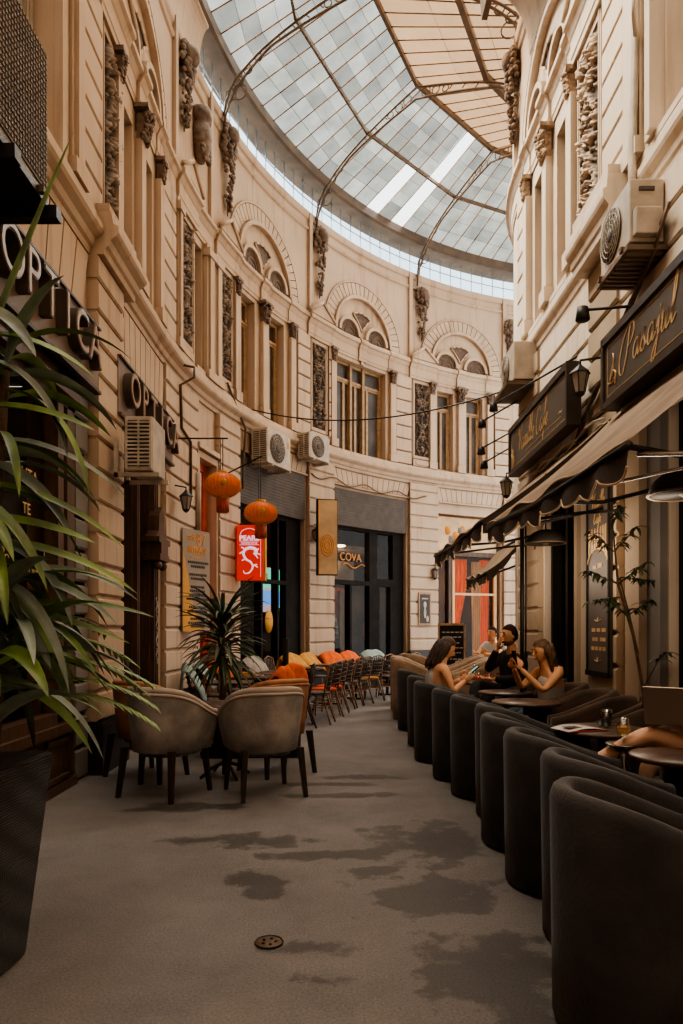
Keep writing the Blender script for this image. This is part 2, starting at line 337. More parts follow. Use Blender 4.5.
# ---- floor: worn asphalt with damp stains
def floor_mat():
    m = bpy.data.materials.new('asphalt'); m.use_nodes = True; nt = m.node_tree; N = nt.nodes; Lk = nt.links
    b = N['Principled BSDF']; tc = N.new('ShaderNodeTexCoord')
    n1 = N.new('ShaderNodeTexNoise'); n1.inputs['Scale'].default_value = .8; n1.inputs['Detail'].default_value = 9; n1.inputs['Roughness'].default_value = .7; Lk.new(tc.outputs['Object'], n1.inputs['Vector'])
    cr = N.new('ShaderNodeValToRGB'); cr.color_ramp.elements[0].position = .35; cr.color_ramp.elements[1].position = .68
    cr.color_ramp.elements[0].color = (.145,.132,.125,1); cr.color_ramp.elements[1].color = (.225,.207,.197,1); Lk.new(n1.outputs['Fac'], cr.inputs['Fac'])
    n2 = N.new('ShaderNodeTexNoise'); n2.inputs['Scale'].default_value = 90; n2.inputs['Detail'].default_value = 3; Lk.new(tc.outputs['Object'], n2.inputs['Vector'])
    mx = N.new('ShaderNodeMixRGB'); mx.blend_type = 'OVERLAY'; mx.inputs[0].default_value = .55; Lk.new(cr.outputs[0], mx.inputs[1]); Lk.new(n2.outputs['Fac'], mx.inputs[2])
    # damp stains: warped distance to a few centres
    nw = N.new('ShaderNodeTexNoise'); nw.inputs['Scale'].default_value = 3.2; nw.inputs['Detail'].default_value = 7; nw.inputs['Roughness'].default_value = .62; Lk.new(tc.outputs['Object'], nw.inputs['Vector'])
    last = None
    for (x, y, rx, ry, s) in ((-.62,4.6,.55,.16,1),(-.1,4.35,.35,.1,1),(-.5,3.92,.2,.12,1),(-.38,3.7,.16,.08,1),(-.13,3.08,.18,.08,1),(-.08,2.78,.12,.06,1),(-1.2,5.5,.4,.17,1),(.55,4.6,.35,.5,1),(.45,3.7,.35,.35,1),(.62,2.9,.35,.35,1),(.7,2.4,.3,.3,1),(.1,5.9,.5,.1,1),(.3,6.6,.4,.1,1),(-.15,6.3,.5,.08,1),(.2,4.05,.2,.08,1),(-1.3,2.4,.2,.1,1)):
        mp = N.new('ShaderNodeMapping'); mp.vector_type = 'TEXTURE'; mp.inputs['Location'].default_value = (x, y, 0); mp.inputs['Scale'].default_value = (rx, ry, 1); Lk.new(tc.outputs['Object'], mp.inputs['Vector'])
        ln = N.new('ShaderNodeVectorMath'); ln.operation = 'LENGTH'; Lk.new(mp.outputs[0], ln.inputs[0])
        ma = N.new('ShaderNodeMath'); ma.operation = 'SUBTRACT'; ma.inputs[0].default_value = 1; Lk.new(ln.outputs['Value'], ma.inputs[1])
        mc = N.new('ShaderNodeMath'); mc.operation = 'MAXIMUM'; mc.inputs[1].default_value = -1.5; Lk.new(ma.outputs[0], mc.inputs[0])
        if last is None: last = mc
        else:
            q = N.new('ShaderNodeMath'); q.operation = 'MAXIMUM'; Lk.new(last.outputs[0], q.inputs[0]); Lk.new(mc.outputs[0], q.inputs[1]); last = q
    ad = N.new('ShaderNodeMath'); ad.operation = 'MULTIPLY_ADD'; ad.inputs[1].default_value = 4.6; Lk.new(nw.outputs['Fac'], ad.inputs[0]); Lk.new(last.outputs[0], ad.inputs[2])
    rp = N.new('ShaderNodeMapRange'); rp.interpolation_type = 'SMOOTHSTEP'; rp.inputs[1].default_value = 2.2; rp.inputs[2].default_value = 2.7; Lk.new(ad.outputs[0], rp.inputs[0])
    m2 = N.new('ShaderNodeMixRGB'); m2.blend_type = 'MULTIPLY'; m2.inputs[2].default_value = (.40,.385,.37,1); Lk.new(rp.outputs[0], m2.inputs[0]); Lk.new(mx.outputs[0], m2.inputs[1]); Lk.new(m2.outputs[0], b.inputs['Base Color'])
    rr = N.new('ShaderNodeMapRange'); rr.inputs[3].default_value = .85; rr.inputs[4].default_value = .55; Lk.new(rp.outputs[0], rr.inputs[0]); Lk.new(rr.outputs[0], b.inputs['Roughness'])
    b.inputs['Specular IOR Level'].default_value = .3
    bp = N.new('ShaderNodeBump'); bp.inputs['Strength'].default_value = .35; bp.inputs['Distance'].default_value = .006; Lk.new(n2.outputs['Fac'], bp.inputs['Height']); Lk.new(bp.outputs['Normal'], b.inputs['Normal'])
    return m
mb = MB(); mb.box(-6, 12, -7, 26, -.1, 0)
struct('floor', mb, floor_mat(), label='grey asphalt paving of the passage with dark damp stains')
mb = MB(); mb.box(-3.2, 3.2, -6.6, -6.2, 0, 10.1)  # unseen wall, added so that daylight enters only from above
struct('wall_light_block', mb, WL, label='unseen plaster wall added behind the viewer to keep out sky light')

Z1, Z2, ZT = 5.4, 7.65, 10.15          # sill line, window head, wall top
def wall_band(mb, P, s0, s1, z0, z1, holes, o0=-.4):
    x = s0
    for a, b in sorted(holes):
        if a > x: fbox(mb, P, x, a, z0, z1, o0, 0)
        x = b
    if s1 > x: fbox(mb, P, x, s1, z0, z1, o0, 0)

LWIN = [(7.72,8.2,5.42,7.3),(8.56,9.05,5.42,7.3),(10.92,11.2,5.5,7.45),(12.72,13.22,5.42,7.5),(13.74,14.28,5.42,7.5),(16.13,17.8,5.42,7.5),(19.5,20.02,5.42,7.45),(20.43,20.95,5.42,7.45),(23.2,24.4,5.42,7.5),(5.0,5.95,5.42,7.6)]
LSHOP = [(2.2,6.34,0,3.68),(7.62,9.25,0,3.5),(10.98,11.66,0,4.1),(12.6,15.0,0,4.62),(16.0,18.48,0,4.55),(19.52,21.5,0,4.35)]
RWIN = [(7.95,8.45,5.42,7.35),(8.93,9.42,5.42,7.35),(4.4,5.6,5.42,7.7),(11.2,11.8,5.42,7.35)]
RSHOP = [(7.72,8.95,0,3.1),(7.18,7.6,0,3.1),(2.6,5.56,0,3.2),(10.6,11.6,0,3.1)]

def facade(P, smin, smax, wins, shops, name, matl, label):
    mb = MB()
    hs = sorted(shops); zt = Z1
    x = smin
    for a, b, z0, z1 in hs:
        fbox(mb, P, x, a, 0, Z1, -.4, 0); fbox(mb, P, a, b, z1, Z1, -.4, 0); x = b
    fbox(mb, P, x, smax, 0, Z1, -.4, 0)
    x = smin
    for a, b, z0, z1 in sorted(wins):
        fbox(mb, P, x, a, Z1, Z2+.1, -.4, 0); fbox(mb, P, a, b, z1, Z2+.1, -.4, 0); x = b
    fbox(mb, P, x, smax, Z1, Z2+.1, -.4, 0)
    fbox(mb, P, smin, smax, Z2+.1, ZT, -.4, 0)
    return struct(name, mb, matl, label=label)
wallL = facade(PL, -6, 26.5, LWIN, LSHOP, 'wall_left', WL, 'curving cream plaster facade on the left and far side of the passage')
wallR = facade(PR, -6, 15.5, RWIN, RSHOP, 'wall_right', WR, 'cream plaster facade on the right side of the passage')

CORN = [(0,5.0),(.03,5.0),(.04,5.06),(.07,5.08),(.09,5.14),(.15,5.18),(.17,5.21),(.17,5.27),(.12,5.29),(.10,5.41),(0,5.41)]
ENT = [(0,7.58),(.02,7.58),(.025,7.64),(.035,7.65),(.035,7.84),(.05,7.86),(.08,7.93),(.12,7.95),(.12,8.01),(.07,8.06),(0,8.06)]
def bump_prof(pr, o): return [(a+(o if a > 0 else 0), z) for a, z in pr]

def details(P, wall, matl, s0, s1, top0, bays, panels, proj, rustU, plainU, shadow_strips, lbl):
    # cornice and entablature
    mb = MB(); CN = CORN if P is PL else [(x*.6, z) for x, z in CORN]; sweep(mb, P, s0, s1, CN)
    for a, b, o in proj: sweep(mb, P, a, b, bump_prof(CN, o)); fbox(mb, P, a+.05, b-.05, 5.38, 5.52, 0, .12+o*.6)
    mb.build('sill_cornice', matl, wall)
    mb = MB(); sweep(mb, P, s0, s1, ENT)
    for c, hw, ww in bays:
        for k in (-1, 0, 1):
            q = c+k*hw; sweep(mb, P, q-.13, q+.13, bump_prof(ENT, .04 if k == 0 else .02))
    for p in panels: sweep(mb, P, p-.42, p+.42, bump_prof(ENT, .05))
    mb.build('entablature', matl, wall)
    mb = MB(); sweep(mb, P, s0, s1, [(0,9.8),(.03,9.82),(.045,9.86),(0,9.89)]); sweep(mb, P, s0, s1, [(0,10.04),(.03,10.06),(.04,10.1),(.04,10.2),(0,10.2)])
    mb.build('top_cornice', matl, wall)
    # rusticated strips and plain pilasters of the upper floor
    for a, b in rustU:
        mb = MB(); z = 5.44
        while z < 7.5:
            sweep(mb, P, a, b, [(0,z),(.045,z),(.07,z+.02),(.07,min(z+.275, 7.58)),(.045,min(z+.295, 7.58)),(0,min(z+.295, 7.58))]); z += .31
        mb.build('quoin_strip', matl, wall)
    for a, b in plainU:
        mb = MB(); fbox(mb, P, a, b, 5.5, 7.58, 0, .08); fbox(mb, P, a+(b-a)*.2, b-(b-a)*.2, 5.5, 7.4, .08, .12); fbox(mb, P, a-.03, b+.03, 7.38, 7.5, 0, .14); fbox(mb, P, a-.03, b+.03, 5.42, 5.56, 0, .13)
        mb.build('pilaster', matl, wall)
    # big arches with two small arched lights and a curved triangle
    for c, hw, ww in bays:
        mb = MB(); zc = 8.08
        ring(mb, P, c, zc, .90, .97, 0, PI, 0, .09, 28); ring(mb, P, c, zc, 1.26, 1.29, .05, PI-.05, 0, .04, 28)
        mb.build('arch_molding', matl, wall)
        mb = MB(); nv = 25
        for i in range(nv):
            a = PI*(i+.06)/nv; b = PI*(i+.94)/nv
            fpoly(mb, P, [(c+.98*cos(a), zc+.98*sin(a)), (c+1.25*cos(a), zc+1.25*sin(a)), (c+1.25*cos(b), zc+1.25*sin(b)), (c+.98*cos(b), zc+.98*sin(b))], 0, .035)
        mb.build('voussoirs', matl, wall)
        for k in (-1, 1):
            q = c+k*.46; mb = MB(); ring(mb, P, q, zc+.02, .30, .37, 0, PI, 0, .085, 16); mb.build('small_arch_molding', matl, wall)
            mb = MB(); fpoly(mb, P, [(q+.30*cos(PI*i/14), zc+.02+.30*sin(PI*i/14)) for i in range(15)], -.02, .012); o = mb.build('lunette', M['recess_shade'], wall)  # flat dark plate, its colour stands in for the shade of a recess
            mb = MB(); ring(mb, P, q+.06, zc+.02, .15, .19, 0, PI, .012, .03, 10); ring(mb, P, q+.06, zc+.02, .05, .08, 0, PI, .012, .03, 8)
            mb.build('lunette_tracery', M['iron'], o)
        def arc(cx, cz, r, a0, a1, n=6): return [(cx+r*cos(a0+(a1-a0)*i/n), cz+r*sin(a0+(a1-a0)*i/n)) for i in range(n+1)]
        tri = [(c, 8.27)] + [(c+.10, 8.40), (c+.20, 8.52), (c+.30, 8.60)] + [(c+.15, 8.665), (c, 8.69), (c-.15, 8.665)] + [(c-.30, 8.60), (c-.20, 8.52), (c-.10, 8.40)]
        mb = MB(); fpoly(mb, P, tri, -.02, .012); mb.build('spandrel_light', M['recess_shade'], wall)  # dark colour again paints the shade of a recess that is not cut
        mb = MB()
        for i in range(len(tri)):
            mb.tube([P(tri[i][0], .03, tri[i][1]), P(tri[(i+1) % len(tri)][0], .03, tri[(i+1) % len(tri)][1])], .022, 6)
        mb.build('spandrel_frame', matl, wall)
        # capitals and the slim colonnettes under them
        for k in (-1, 0, 1):
            q = c+k*hw; mb = MB(); fbox(mb, P, q-.085, q+.085, 5.5, 7.3, 0, .09); fbox(mb, P, q-.12, q+.12, 5.42, 5.6, 0, .12)
            if ww and k == 0: mb = MB(); fbox(mb, P, q-.04, q+.04, 7.5, 7.62, 0, .05); mb.build('keystone', matl, wall); continue
            mb.build('colonnette', matl, wall)
            mb = MB(); r2 = random.Random(int(q*100))
            K = 1 if k == 0 else .55; zb = 7.22 if k == 0 else 7.3
            for j in range(60):
                t = r2.random(); a = r2.uniform(-1, 1); w = (.08+.06*t)*(K+.1); mb.ball(P(q+a*w, .09+(.06*(1-abs(a))+.05*t)*K, zb+.33*t*(1 if k == 0 else .75)), r2.uniform(.014, .03)*(K+.2), 6, 5)
            fbox(mb, P, q-.08*(K+.1), q+.08*(K+.1), zb, 7.52, .02, .12); fbox(mb, P, q-.14*(K+.15), q+.14*(K+.15), 7.54, 7.59, .0, .10+.08*K)
            mb.build('capital', M['bronze'] if P is PL else M['capR'], wall)
    # carved panels with their frames and small pediments
    for p in panels:
        relief(P, p, .27 if p in (10.47, 7.27) else .23, 5.70, 7.5, wall, 'relief_panel', matl)
        mb = MB(); fpoly(mb, P, [(p-.44, 8.06), (p+.44, 8.06), (p, 8.36)], 0, .14)
        for q, r in (((p-.44, 8.08), (p, 8.38)), ((p+.44, 8.08), (p, 8.38))):
            mb.tube([P(q[0], .15, q[1]), P(r[0], .15, r[1])], .035, 6)
        mb.build('pediment', matl, wall)
        mb = MB(); fbox(mb, P, p-.3, p+.3, 5.44, 5.6, 0, .06); fbox(mb, P, p-.22, p+.22, 5.475, 5.565, .06, .075); mb.build('apron_panel', matl, wall)
    for a, b in shadow_strips:      # raised strips standing in for rib shadow lines, up to the cornice
        mb = MB(); m_ = (a+b)/2; fbox(mb, P, m_-.05, m_+.05, 8.06, 10.15, 0, .06); mb.build('rib_shadow_strip', matl, wall)

def carve(u, v, seed, w):                     # mirrored scrolls, leaves and rosettes
    uu = abs(u); k = .23/w
    n = noise.noise(Vector((uu*26*k+seed, v*17, 0))); n2 = noise.noise(Vector((uu*48*k, v*34+seed, 3)))
    sw = sin(v*9.0+seed); stem = math.exp(-((uu/w-.5-.32*sw)**2)*60); mid = math.exp(-(uu/w)**2*40)
    ros = 0
    for c in (-.74, -.45, -.15, .15, .42, .7):
        dx = uu-.5*w*(1 if c*10 % 3 < 1.5 else 0); d = math.hypot(dx, v-c); a = math.atan2(v-c, dx)
        ros = max(ros, math.exp(-(d/.075)**4)*(.55+.45*cos(5*a+d*40)))
    h = .55*stem+.5*mid*(.6+.4*sin(v*40))+.9*ros+1.1*max(0, n)+.45*n2-.12
    return max(0, min(1, h))
def relief(P, sc, hw, z0, z1, wall, name, matl):
    nu, nv = 36, 190; rows = []; hs = []; zm = (z0+z1)/2
    for j in range(nv+1):
        z = z0+(z1-z0)*j/nv; r = []
        for i in range(nu+1):
            u = -hw+2*hw*i/nu; e = min(1, min(hw-abs(u), min(z-z0, z1-z))/.03)
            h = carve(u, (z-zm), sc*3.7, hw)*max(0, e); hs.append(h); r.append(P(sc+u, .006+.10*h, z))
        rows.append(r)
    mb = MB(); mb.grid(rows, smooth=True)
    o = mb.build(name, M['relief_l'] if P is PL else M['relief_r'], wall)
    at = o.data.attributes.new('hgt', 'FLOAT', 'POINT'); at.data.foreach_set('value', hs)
    mb = MB()
    for a, b, c, d in ((sc-hw-.07, sc-hw, z0-.07, z1+.07), (sc+hw, sc+hw+.07, z0-.07, z1+.07)): fbox(mb, P, a, b, c, d, 0, .035); fbox(mb, P, a+.025, b-.025, c, d, .035, .045)
    for c, d in ((z0-.07, z0), (z1, z1+.07)): fbox(mb, P, sc-hw, sc+hw, c, d, 0, .035)
    mb.build('panel_frame', matl, o)

M['capR'] = mat('capital_stone', (.42,.30,.21), .7, 0, .4, 18, .4)
details(PL, wallL, WL, -6, 26.5, 0, [(8.38,.87,0),(13.48,1.03,0),(16.97,1.02,1),(20.22,.92,0)], [7.36,10.47,12.05,15.48,18.97,22.3],
        [(6.72,7.72,.14)], [(6.5,6.98),(9.32,9.95),(14.7,15.12),(15.8,15.94),(18.1,18.6),(21.3,21.75),(12.36,12.44),(19.24,19.3)],
        [(11.24,11.5),(11.56,11.8),(6.17,6.42),(9.98,10.14)], [(11.25,11.75),(15.05,15.3),(18.48,18.72),(21.5,21.7),(9.9,10.15)], 'left')
details(PR, wallR, WR, -6, 14.2, 0, [(8.69,.93,0)], [7.27], [(6.15,7.2,.2)], [(6.28,6.8),(9.75,10.1)], [(5.92,6.24)], [(6.2,6.5),(10.2,10.6)], 'right')

# ---- ground floor: rusticated piers
def pier(P, a, b, z0, z1, o, wall, matl, plinth=.5, inset=0):
    mb = MB(); z = z0+plinth
    fbox(mb, P, a+.012, b-.012, z0+plinth, z1, 0, o-.03)
    while z < z1-.05:
        t = min(z+.285, z1); sweep(mb, P, a, b, [(0,z+.01),(o-.02,z+.01),(o,z+.03),(o,t-.02),(o-.02,t),(0,t)]); z += .305
    q = mb.build('rusticated_pier', matl, wall)
    if plinth:
        mb = MB(); fbox(mb, P, a-.03, b+.03, z0, z0+plinth-.03, 0, o+.05); fbox(mb, P, a-.02, b+.02, z0+plinth-.03, z0+plinth, 0, o+.035); mb.build('pier_plinth', M['plinth'], q)
for a, b, o in ((6.72,7.5,.12),(9.45,10.9,.08),(11.72,12.5,.10),(15.06,15.94,.10),(18.54,19.46,.10),(21.56,22.6,.10)):
    pier(PL, a, b, 0, 5.0, o, wallL, WL, .5 if a < 18 else .85)
pier(PL, 6.38, 6.68, 0, 3.7, .03, wallL, M['blue_stone'], 0)
pier(PR, 9.02, 10.0, 0, 5.0, .08, wallR, M['stone'], .45); pier(PR, 6.42, 7.15, 0, 5.0, .08, wallR, M['stone'], .45)
mb = MB(); fbox(mb, PR, 5.84, 6.12, .0, 3.3, 0, .12); fbox(mb, PR, 5.82, 6.14, 3.3, 3.42, 0, .15); mb.build('smooth_column', M['stone'], wallR)
mb = MB(); fbox(mb, PR, 5.58, 5.82, 0, 3.3, 0, .06); mb.build('grey_column', M['blue_stone'], wallR)
mb = MB(); z = 3.15
while z < 4.95: sweep(mb, PR, -2, 9.0, [(0,z),(.03,z),(.05,z+.02),(.05,z+.27),(.03,z+.29),(0,z+.29)]); z += .31
mb.build('rusticated_courses', WR, wallR)
# fan of flat-arch blocks above the shop openings
def flat_arch(P, a, b, z0, z1, wall, matl, n):
    mb = MB(); c = (a+b)/2
    for i in range(n):
        u0 = a+(b-a)*(i+.04)/n; u1 = a+(b-a)*(i+.96)/n; k = .10
        fpoly(mb, P, [(u0, z0), (u1, z0), (u1+(u1-c)*k, z1), (u0+(u0-c)*k, z1)], 0, .04)
    fbox(mb, P, a-.1, b+.1, z0-.05, z0-.01, 0, .06)
    mb.build('flat_arch', matl, wall)
for a, b, n in ((12.6,15.0,14),(16.0,18.48,15),(19.5,21.5,13)): flat_arch(PL, a, b, 4.66, 4.96, wallL, WL, n)
flat_arch(PL, 3.0, 6.5, 4.34, 4.96, wallL, WL, 13); flat_arch(PL, 7.6, 9.4, 4.26, 4.96, wallL, WL, 9)

# ---- coves and roof edge of the straight run
COVE = [(0,10.0)] + [(.03+.17*(1-cos(PI/2*i/7)), 10.05+.75*sin(PI/2*i/7)) for i in range(8)] + [(.2,10.86),(0,10.86)]
mb = MB(); sweep(mb, PL, -6, 11.0, COVE); mb.build('cove_cornice', WL, wallL)
COVER = [(0,9.2)] + [(.04+.5*(1-cos(PI/2*i/7)), 9.25+.8*sin(PI/2*i/7)) for i in range(8)] + [(.6,10.07),(.6,10.25),(0,10.25)]
mb = MB(); sweep(mb, PR, -6, 9.55, COVER); mb.build('cove_cornice', WR, wallR)
mb = MB(); sweep(mb, PR, -6, 9.6, [(.6,9.75),(.68,9.75),(.72,10.3),(.6,10.3)]); mb.build('gutter', M['iron'], wallR)
mb = MB(); sweep(mb, PL, -6, 26.5, [(-.3,10.84),(.2,10.84),(.24,10.88),(.24,11.06),(-.3,11.08)]); mb.build('roof_beam', M['soffit'], wallL)

# ---- clerestory strip
mb = MB(); sweep(mb, PL, 11.0, 26.5, [(-.06,10.2),(-.05,10.2),(-.05,10.84),(-.06,10.84)]); cg = struct('window_clerestory', mb, GL['clear'], label='strip of clear clerestory panes under the glass roof')
mb = MB(); s = 11.05
while s < 26.4: fbox(mb, PL, s, s+.014, 10.2, 10.84, -.06, -.04); s += .33
fbox(mb, PL, 11.0, 26.5, 10.5, 10.513, -.06, -.04); fbox(mb, PL, 11.0, 26.5, 10.17, 10.21, -.1, 0); mb.build('glazing_bars', M['clbar'], cg)

# ---- glass roof
roof = thing('ceiling', 'arched iron and glass roof over the curving passage', 'ceiling', kind='structure')
ZE, ZR = 11.05, 12.0; RD = 7.66
TS = (-6.2, -2.9, .5, 4.2, 8.0, 11.95, 15.35, 18.8, 22.3, 26.0, 29)                     # eave height, ridge height, ridge radius
def roofP(s, f, dz=0):                              # straight facets between the trusses, curved eave
    if f <= 0: return roofC(s, f, dz)
    for a, b in zip(TS, TS[1:]):
        if s <= b: break
    u = (s-a)/(b-a); return roofC(a, f, dz).lerp(roofC(b, f, dz), u)
def roofC(s, f, dz=0):                              # f: 0 left eave, 1 ridge, 2 right eave
    r0, r1, r2 = LR-.2, RD, 5.05
    r = r0+(r1-r0)*f if f <= 1 else r1+(r2-r1)*(f-1)
    z = ZE+(ZR-ZE)*(f if f <= 1 else 2-f)+dz
    if s <= LCY: return Vector((LCX-r, s, z))
    t = (s-LCY)/LR; return Vector((LCX-r*cos(t), LCY+r*sin(t), z))
r3 = random.Random(4)
ss = []; s = -5.8
while s < 26: ss.append(s); s += .42
def pane_set(name, f0, f1, m, rows, skip):
    mb = MB(); tint = []
    for i in range(len(ss)-1):
        for j in range(rows):
            if (i, j) in skip: continue
            a = f0+(f1-f0)*j/rows; b = f0+(f1-f0)*(j+1)/rows
            mb.add([roofP(ss[i], a, .0), roofP(ss[i+1], a, .0), roofP(ss[i+1], b+.004*(f1-f0), .0), roofP(ss[i], b+.004*(f1-f0), .0)], [(0,1,2,3)])
            t = r3.choice((.72, .85, .95, 1.0, 1.06, 1.12, 1.18)); tint.append((t, t, t*r3.uniform(.97, 1.03)))
    o = mb.build(name, m, roof); o.data.attributes.new('tint', 'FLOAT_COLOR', 'FACE')
    for k, t in enumerate(tint): o.data.attributes['tint'].data[k].color = (*t, 1)
    return o
def idx(s): return min(range(len(ss)), key=lambda i: abs(ss[i]-s))
i1, i2 = idx(17.05), idx(17.9)
skip = {(i1, j) for j in range(0, 4)} | {(i2, j) for j in range(0, 8)}
pane_set('glass_slope', 0, 1, GL['sky'], 8, skip)
pane_set('glass_slope', 1, 2, GL['tan'], 3, set())
mb = MB()
for s in ss: mb.tube([roofP(s, 0, -.02), roofP(s, .5, -.02), roofP(s, 1, -.03)], .014, 4); 
mb.build('glazing_bars', M['rust'], roof)
mb = MB()
for s in ss: mb.tube([roofP(s, 1, -.03), roofP(s, 2, -.02)], .013, 4)
mb.build('glazing_bars', M['iron'], roof)
def rail(name, f, w, h, dz=-.06):
    mb = MB(); rows = []
    for s in sorted(set([-6+.5*i for i in range(65)])|set(TS[1:-1])):
        c = roofP(s, f, dz); d = (roofC(s, 0)-roofC(s, 2)); d.z = 0; d.normalize()
        rows.append([c+d*w-Vector((0,0,h)), c-d*w-Vector((0,0,h)), c-d*w+Vector((0,0,h)), c+d*w+Vector((0,0,h))])
    mb.grid(rows, True, False, False, caps=True); mb.build(name, M['iron'], roof)
rail('purlin', .5, .022, .035); rail('ridge_beam', 1, .03, .05); rail('purlin', 1.55, .045, .06); rail('eave_beam', 2, .2, .14, -.1)
def truss(s):
    rr = thing('truss', None, None); rr.parent = roof
    def half(sg):
        def pt(t, dz):     # t 0 at wall .. 1 at ridge
            o = .06+(LR-RD-.06)*t if sg > 0 else (RD-5.05)*t
            z = 10.12+1.74*t**.47 - dz*(1 if t > .02 else 1)
            p = PL(s, o, z)
            if sg < 0:
                th = (s-LCY)/LR if s > LCY else None; r = 5.05+o
                p = Vector((LCX-r, s, z)) if th is None else Vector((LCX-r*cos(th), LCY+r*sin(th), z))
            return p
        mb = MB()
        for dz in (0, .22):
            for ds in (0,):
                mb.tube([pt((i/18)**1.5, dz*(.35+.65*abs(1-2*i/18))) for i in range(19)], .022, 6)
        mb.build('arched_chord', M['iron'], rr)
        mb = MB()
        for t, rad in ((.05,.11),(.11,.1),(.18,.085),(.26,.07),(.76,.07),(.84,.085),(.92,.1)):
            c = (pt(t, 0)+pt(t, .22*(.35+.65*abs(1-2*t))))*.5; rad *= .9
            d = (pt(t+.01, 0)-pt(t, 0)).normalized(); h = Vector((0,0,1))
            d2 = Vector((d.x, d.y, 0)).normalized()
            mb.tube([c+(d2*cos(a)+h*sin(a))*rad for a in [2*PI*k/14 for k in range(14)]], .012, 5, closed=True)
        for t in (.3,.4,.5,.6,.7): mb.tube([pt(t, 0), pt(t+.03, .1)], .011, 5)
        # big spandrel ring between chord and roof
        c = pt(.12, .3); mb.tube([c+(Vector((0,0,1))*sin(a)+(PL(s,1,0)-PL(s,0,0))*cos(a)*(1 if sg > 0 else -1))*.13 for a in [2*PI*k/16 for k in range(16)]], .012, 5, closed=True)
        mb.build('scroll_rings', M['iron'], rr)
    half(1); half(-1)
for s in TS[3:9]: truss(s)

# ---- trophies: hanging carved ornaments under the roof line
def trophy(P, s, z1, z0, w, seed, kind, label):
    base = P(s, 0, z0); r4 = random.Random(seed); mb = MB()
    def q(u, o, z): return P(s+u, o, z)-base
    h = z1-z0
    if kind == 'garland':
        mb.ball(q(0, .14, z1-.16), (w*.28, w*.28, .15), 12, 8)
        for k in range(14):
            a = 2*PI*k/14; mb.ball(q(w*.36*cos(a), .1, z1-.17+.17*sin(a)), .05, 8, 6)
        for k in range(120):
            t = r4.random(); wd = w*(.5*(1-t)**.55)*(.75+.25*sin(t*17)); u = r4.uniform(-1, 1)
            mb.ball(q(u*wd, .05+.13*(1-u*u)*(1-t*.5), z1-.25-(h-.3)*t), r4.uniform(.022, .055)*(1.1-.5*t), 7, 5)
        mb.tube([q(0, .07, z0+.35), q(0, .05, z0)], [.03, .012], 6)
    elif kind == 'herm':
        mb.lathe([(.06,0),(.12,.1),(.17,.35),(.15,.55),(.1,.62),(.17,.66),(.16,.8),(.05,.84)], q(0, .08, z0), 14)
        for k in range(26): mb.ball(q(r4.uniform(-.16, .16), .16, z0+r4.uniform(0, .2)), r4.uniform(.03, .05), 7, 5)
    return tag(mb.build('wall_ornament', M['bronze'], loc=base), label, 'ornament', 'carved ornaments under the eaves')
trophy(PL, 10.35, 10.0, 8.75, .55, 1, 'garland', 'tall dark carved garland ornament beside the urn-shaped one, high on left wall')
trophy(PL, 10.98, 9.7, 8.7, .4, 2, 'herm', 'dark urn-shaped carved ornament between two garland ornaments high on left wall')
trophy(PL, 12.1, 10.02, 8.5, .48, 3, 'garland', 'long dark carved garland ornament right of the urn-shaped one, below clerestory start')
trophy(PL, 15.48, 9.98, 8.5, .48, 4, 'garland', 'dark carved garland ornament above the wall air conditioners, between two arches')
trophy(PL, 18.95, 9.85, 8.55, .48, 5, 'garland', 'dark carved garland ornament above the carved panel left of the farthest arch')
trophy(PL, 21.75, 9.6, 8.65, .4, 6, 'garland', 'partly hidden carved ornament at far end beside the right facade edge')
trophy(PR, 10.3, 9.9, 8.5, .4, 7, 'garland', 'carved ornament at the outer corner of the right facade under the roof')

# ---- windows
wn = [0]
def window(P, a, b, z0, z1, leaves, label, depth=.22, wall=None, fr=None, pane=None):
    wn[0] += 1; fr = fr or M['ochre']
    mb = MB(); fbox(mb, P, a, b, z0, z1, -depth-.02, -depth); t = struct('window_%d' % wn[0], mb, pane or M['pane'], label=label)
    mb = MB(); w = .055; o0, o1 = -depth-.01, -depth+.05; zt = z1-.42
    for x in (a, b-w): fbox(mb, P, x, x+w, z0, z1, o0, o1)
    for z in (z0, z1-w, zt): fbox(mb, P, a, b, z, z+w, o0, o1+.01)
    mb.build('window_frame', fr, t)
    n = leaves
    for i in range(n):
        x0 = a+w+(b-a-2*w)*i/n; x1 = a+w+(b-a-2*w)*(i+1)/n; mb = MB()
        for x in (x0, x1-.035): fbox(mb, P, x, x+.035, z0+w, zt, o0, o1-.01)
        for z in (z0+w, zt-.04): fbox(mb, P, x0, x1, z, z+.04, o0, o1-.01)
        mb.build('casement', fr, t)
    mb = MB(); fbox(mb, P, a-.06, b+.06, z0-.06, z0, -.2, .07); mb.build('window_sill', WL if P is PL else WR, t)
    return t
WN = ['near the second carved panel', 'beside the central capital of the nearest bay', 'narrow, between two carved panels', 'left of the middle capital above the air conditioners', 'right of the middle capital above the air conditioners',
      'three lights wide, middle of the far wall', 'left of the pair under the farthest arch', 'right of the pair under the farthest arch', 'beyond the far corner', 'behind the big air conditioner']
for (a, b, z0, z1), l in zip(LWIN, WN):
    if b-a > 1.5:
        window(PL, a, b, z0, z1, 4, 'wide upper window with ochre frame, '+l)
        mb = MB(); c = (a+b)/2
        for x in (c-.24, c+.18): fbox(mb, PL, x, x+.07, z0, z1, -.24, -.12)
        mb.build('mullion', M['ochre'], bpy.data.objects['window_%d' % wn[0]])
    else: window(PL, a, b, z0, z1, 2 if b-a > .3 else 1, 'tall upper window with ochre frame, '+l, pane=M['pane_l'] if a < 6 else None, fr=M['banner'] if a < 6 else None)
